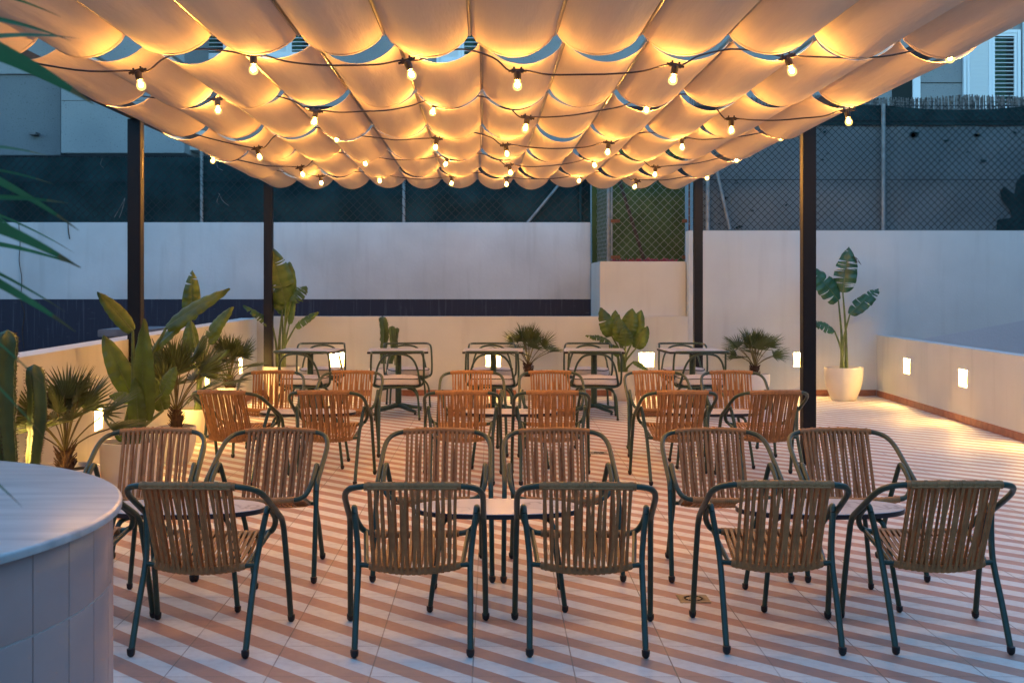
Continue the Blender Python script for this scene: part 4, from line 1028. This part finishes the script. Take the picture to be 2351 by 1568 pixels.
banana('banana_plant', 456, 940, 12.0, .20, .32, [
   (437, 735, 442, 622, .20, (.2, -1, .3), 2, .0, .0), (438, 810, 436, 735, .18, (.1, -1, .2), 0, .0, .0), (475, 775, 528, 703, .16, (-.3, -1, .4), 1, .1, .1),
   (480, 790, 508, 740, .12, (-.4, -1, .2), 1, .1, .1), (470, 850, 520, 800, .16, (-.2, -.8, .7), 0, .0, -.1), (452, 830, 470, 770, .11, (.3, -1, .2), 0, .1, .1)],
   'banana plant in a yellow lit pot behind the dense fan palm', 'pot_white', 'leaf', False)
fan_palm(527, 14.0, 845, .46, .19, .36, 'fan palm beside the back left post', 31, 20)
banana('banana_plant', 645, 850, 16.05, .24, .46, [
   (656, 698, 622, 566, .43, (.35, -1, .15), 4, .0, -.1), (648, 722, 662, 602, .34, (-.1, -1, .1), 2, .12, .15), (668, 690, 702, 655, .28, (-.4, -1, .5), 6, .0, .05),
   (648, 712, 628, 668, .2, (.3, -1, .2), 0, .05, .05), (627, 752, 564, 697, .17, (.3, -.7, .9), 5, -.05, -.1), (678, 750, 727, 713, .17, (-.2, -.8, .8), 3, -.05, -.1), (664, 745, 672, 690, .12, (-.6, -1, .1), 1, 0, 0)],
   'tall torn banana plant in front of the back left post', 'pot_white', 'leaf')
cactus('column_cactus', [(884, 835, 878, 726, .062, 0, .9), (898, 835, 904, 748, .052, -.05, 2.0), (906, 838, 912, 752, .042, .12, .4)], 16.2, 885, 'small three stemmed column cactus behind a square table', .22, .42)
fan_palm(1213, 16.2, 790, .42, .19, .32, 'small fan palm behind the middle square table', 43, 20, pm='pot_white')
banana('banana_plant', 1431, 850, 16.2, .17, .38, [
   (1405, 772, 1385, 706, .26, (.4, -1, .2), 1, 0, 0), (1428, 785, 1420, 728, .24, (.1, -1, .2), 0, -.1, -.1), (1440, 770, 1452, 708, .26, (-.1, -1, .1), 0, 0, 0), (1452, 785, 1470, 712, .25, (-.3, -1, .2), 1, .05, .05),
   (1460, 800, 1484, 748, .22, (-.4, -1, .2), 1, -.05, -.05), (1436, 795, 1437, 752, .22, (0, -1, .3), 0, -.15, -.2), (1398, 782, 1347, 766, .18, (.1, -.5, 1), 5, -.1, -.15), (1425, 815, 1400, 790, .16, (.3, -1, .4), 0, -.1, -.1),
   (1455, 830, 1490, 848, .13, (.1, -.6, 1), 0, -.2, -.25), (1412, 760, 1415, 712, .18, (.1, -1, .1), 2, .1, .1)],
   'bushy banana plant behind the square tables, beside a glowing niche', 'pot_white', 'leaf', False)
fan_palm(1733, 16.25, 806, .42, .20, .34, 'small fan palm against the tall white wall', 57, 22, pm='pot_matt')
banana('banana_plant', 1937, 842, 16.15, .252, .44, [
   (1935, 672, 1948, 566, .34, (-.5, -1, .1), 8, .0, .0), (1925, 690, 1866, 612, .38, (.35, -1, .3), 3, .0, -.05), (1951, 722, 2016, 659, .25, (-.35, -.9, .6), 5, .0, .0), (1916, 760, 1868, 735, .20, (.2, -.8, .8), 4, -.05, -.1)],
   'banana plant in a glazed cream pot at the right corner', 'pot_white', 'leaf_deep', True, (1958, 588))

# ------------------------------------------------------------------ palm close to the camera on the left
o = Vector((-1.02, 1.55, 0)); np_ = empty('feather_palm', o, 0, 'blurred palm leaflets reaching in from the left edge, close to the viewer', 'potted palm')
hz = pot(np_, .13, .30, M['pot_matt'], round_=False)
trunk = MB(); trunk.tube([(0, 0, hz-.02), (.0, 0, .7), (-.01, 0, 1.25), (0, .02, 1.95)], [.045, .04, .025, .010], 10); trunk.build('trunk', M['trunk'], np_)
lv = MB(); rnd = random.Random(5)
blades = [((-110, 30), (165, 96), 15, 1.85), ((-110, 98), (184, 90), 15, 1.9), ((-130, 70), (216, 240), 56, 1.75), ((-150, 340), (108, 358), 14, 1.9), ((-140, 380), (122, 423), 9, 2.0), ((-160, 345), (182, 530), 27, 1.8),
          ((-150, 460), (156, 467), 18, 1.75), ((-150, 470), (186, 616), 44, 1.7), ((-140, 545), (186, 613), 16, 2.0), ((-160, 400), (66, 556), 10, 1.95), ((-120, 455), (172, 582), 8, 2.05), ((-160, 560), (150, 716), 12, 1.9), ((-170, 570), (174, 762), 32, 1.7),
          ((-140, 600), (52, 692), 9, 2.0), ((-140, 690), (105, 888), 10, 1.65), ((-150, 760), (108, 1012), 11, 1.6), ((-150, 1000), (52, 1165), 12, 1.5), ((-150, 250), (-5, 300), 16, 1.8), ((-120, -40), (140, 40), 12, 1.9)]
for (x0, y0), (x1, y1), wpx, D in blades:
    a, c = at(x0, y0, D-.1), at(x1, y1, D+rnd.uniform(.0, .15)); w_ = wpx*.82*D/F; sag = .10*(c-a).length; mid = []
    n = 12
    for i in range(n+1):
        t = i/n; p = a.lerp(c, t)+Vector((0, 0, sag*4*t*(1-t)*.35)); mid.append(p-o)
    sd = (c-a).cross(Vector((0, 1, 0))).normalized(); vs = []
    for i, p in enumerate(mid):
        t = i/n; h_ = w_*.62*max(.03, (1-t)**.75)
        vs += [p-sd*h_+Vector((0, -h_*.35, 0)), p, p+sd*h_+Vector((0, -h_*.35, 0))]
    cut = 10
    lv.add(vs[:cut*3+3], [(k*3+j, k*3+j+1, k*3+j+4, k*3+j+3) for k in range(cut) for j in range(2)])
    lv.cur = 1; lv.add(vs[cut*3:], [(k*3+j, k*3+j+1, k*3+j+4, k*3+j+3) for k in range(n-cut) for j in range(2)]); lv.cur = 0
rc = MB()
for y0, y1 in ((-60, 110), (250, 480), (330, 620), (540, 1020)):
    pts = [at(-150+25*math.sin(k*.9), y0+(y1-y0)*k/5, 1.72)-o for k in range(6)]; rc.tube(spl([(0, .02, min(1.9, max(.6, pts[0].z)))]+pts, 3), .008, 7)
rc.build('frond_rib', M['stem'], np_); lv.build('leaflets', [M['frond'], M['frond_dry']], np_, ang=80)
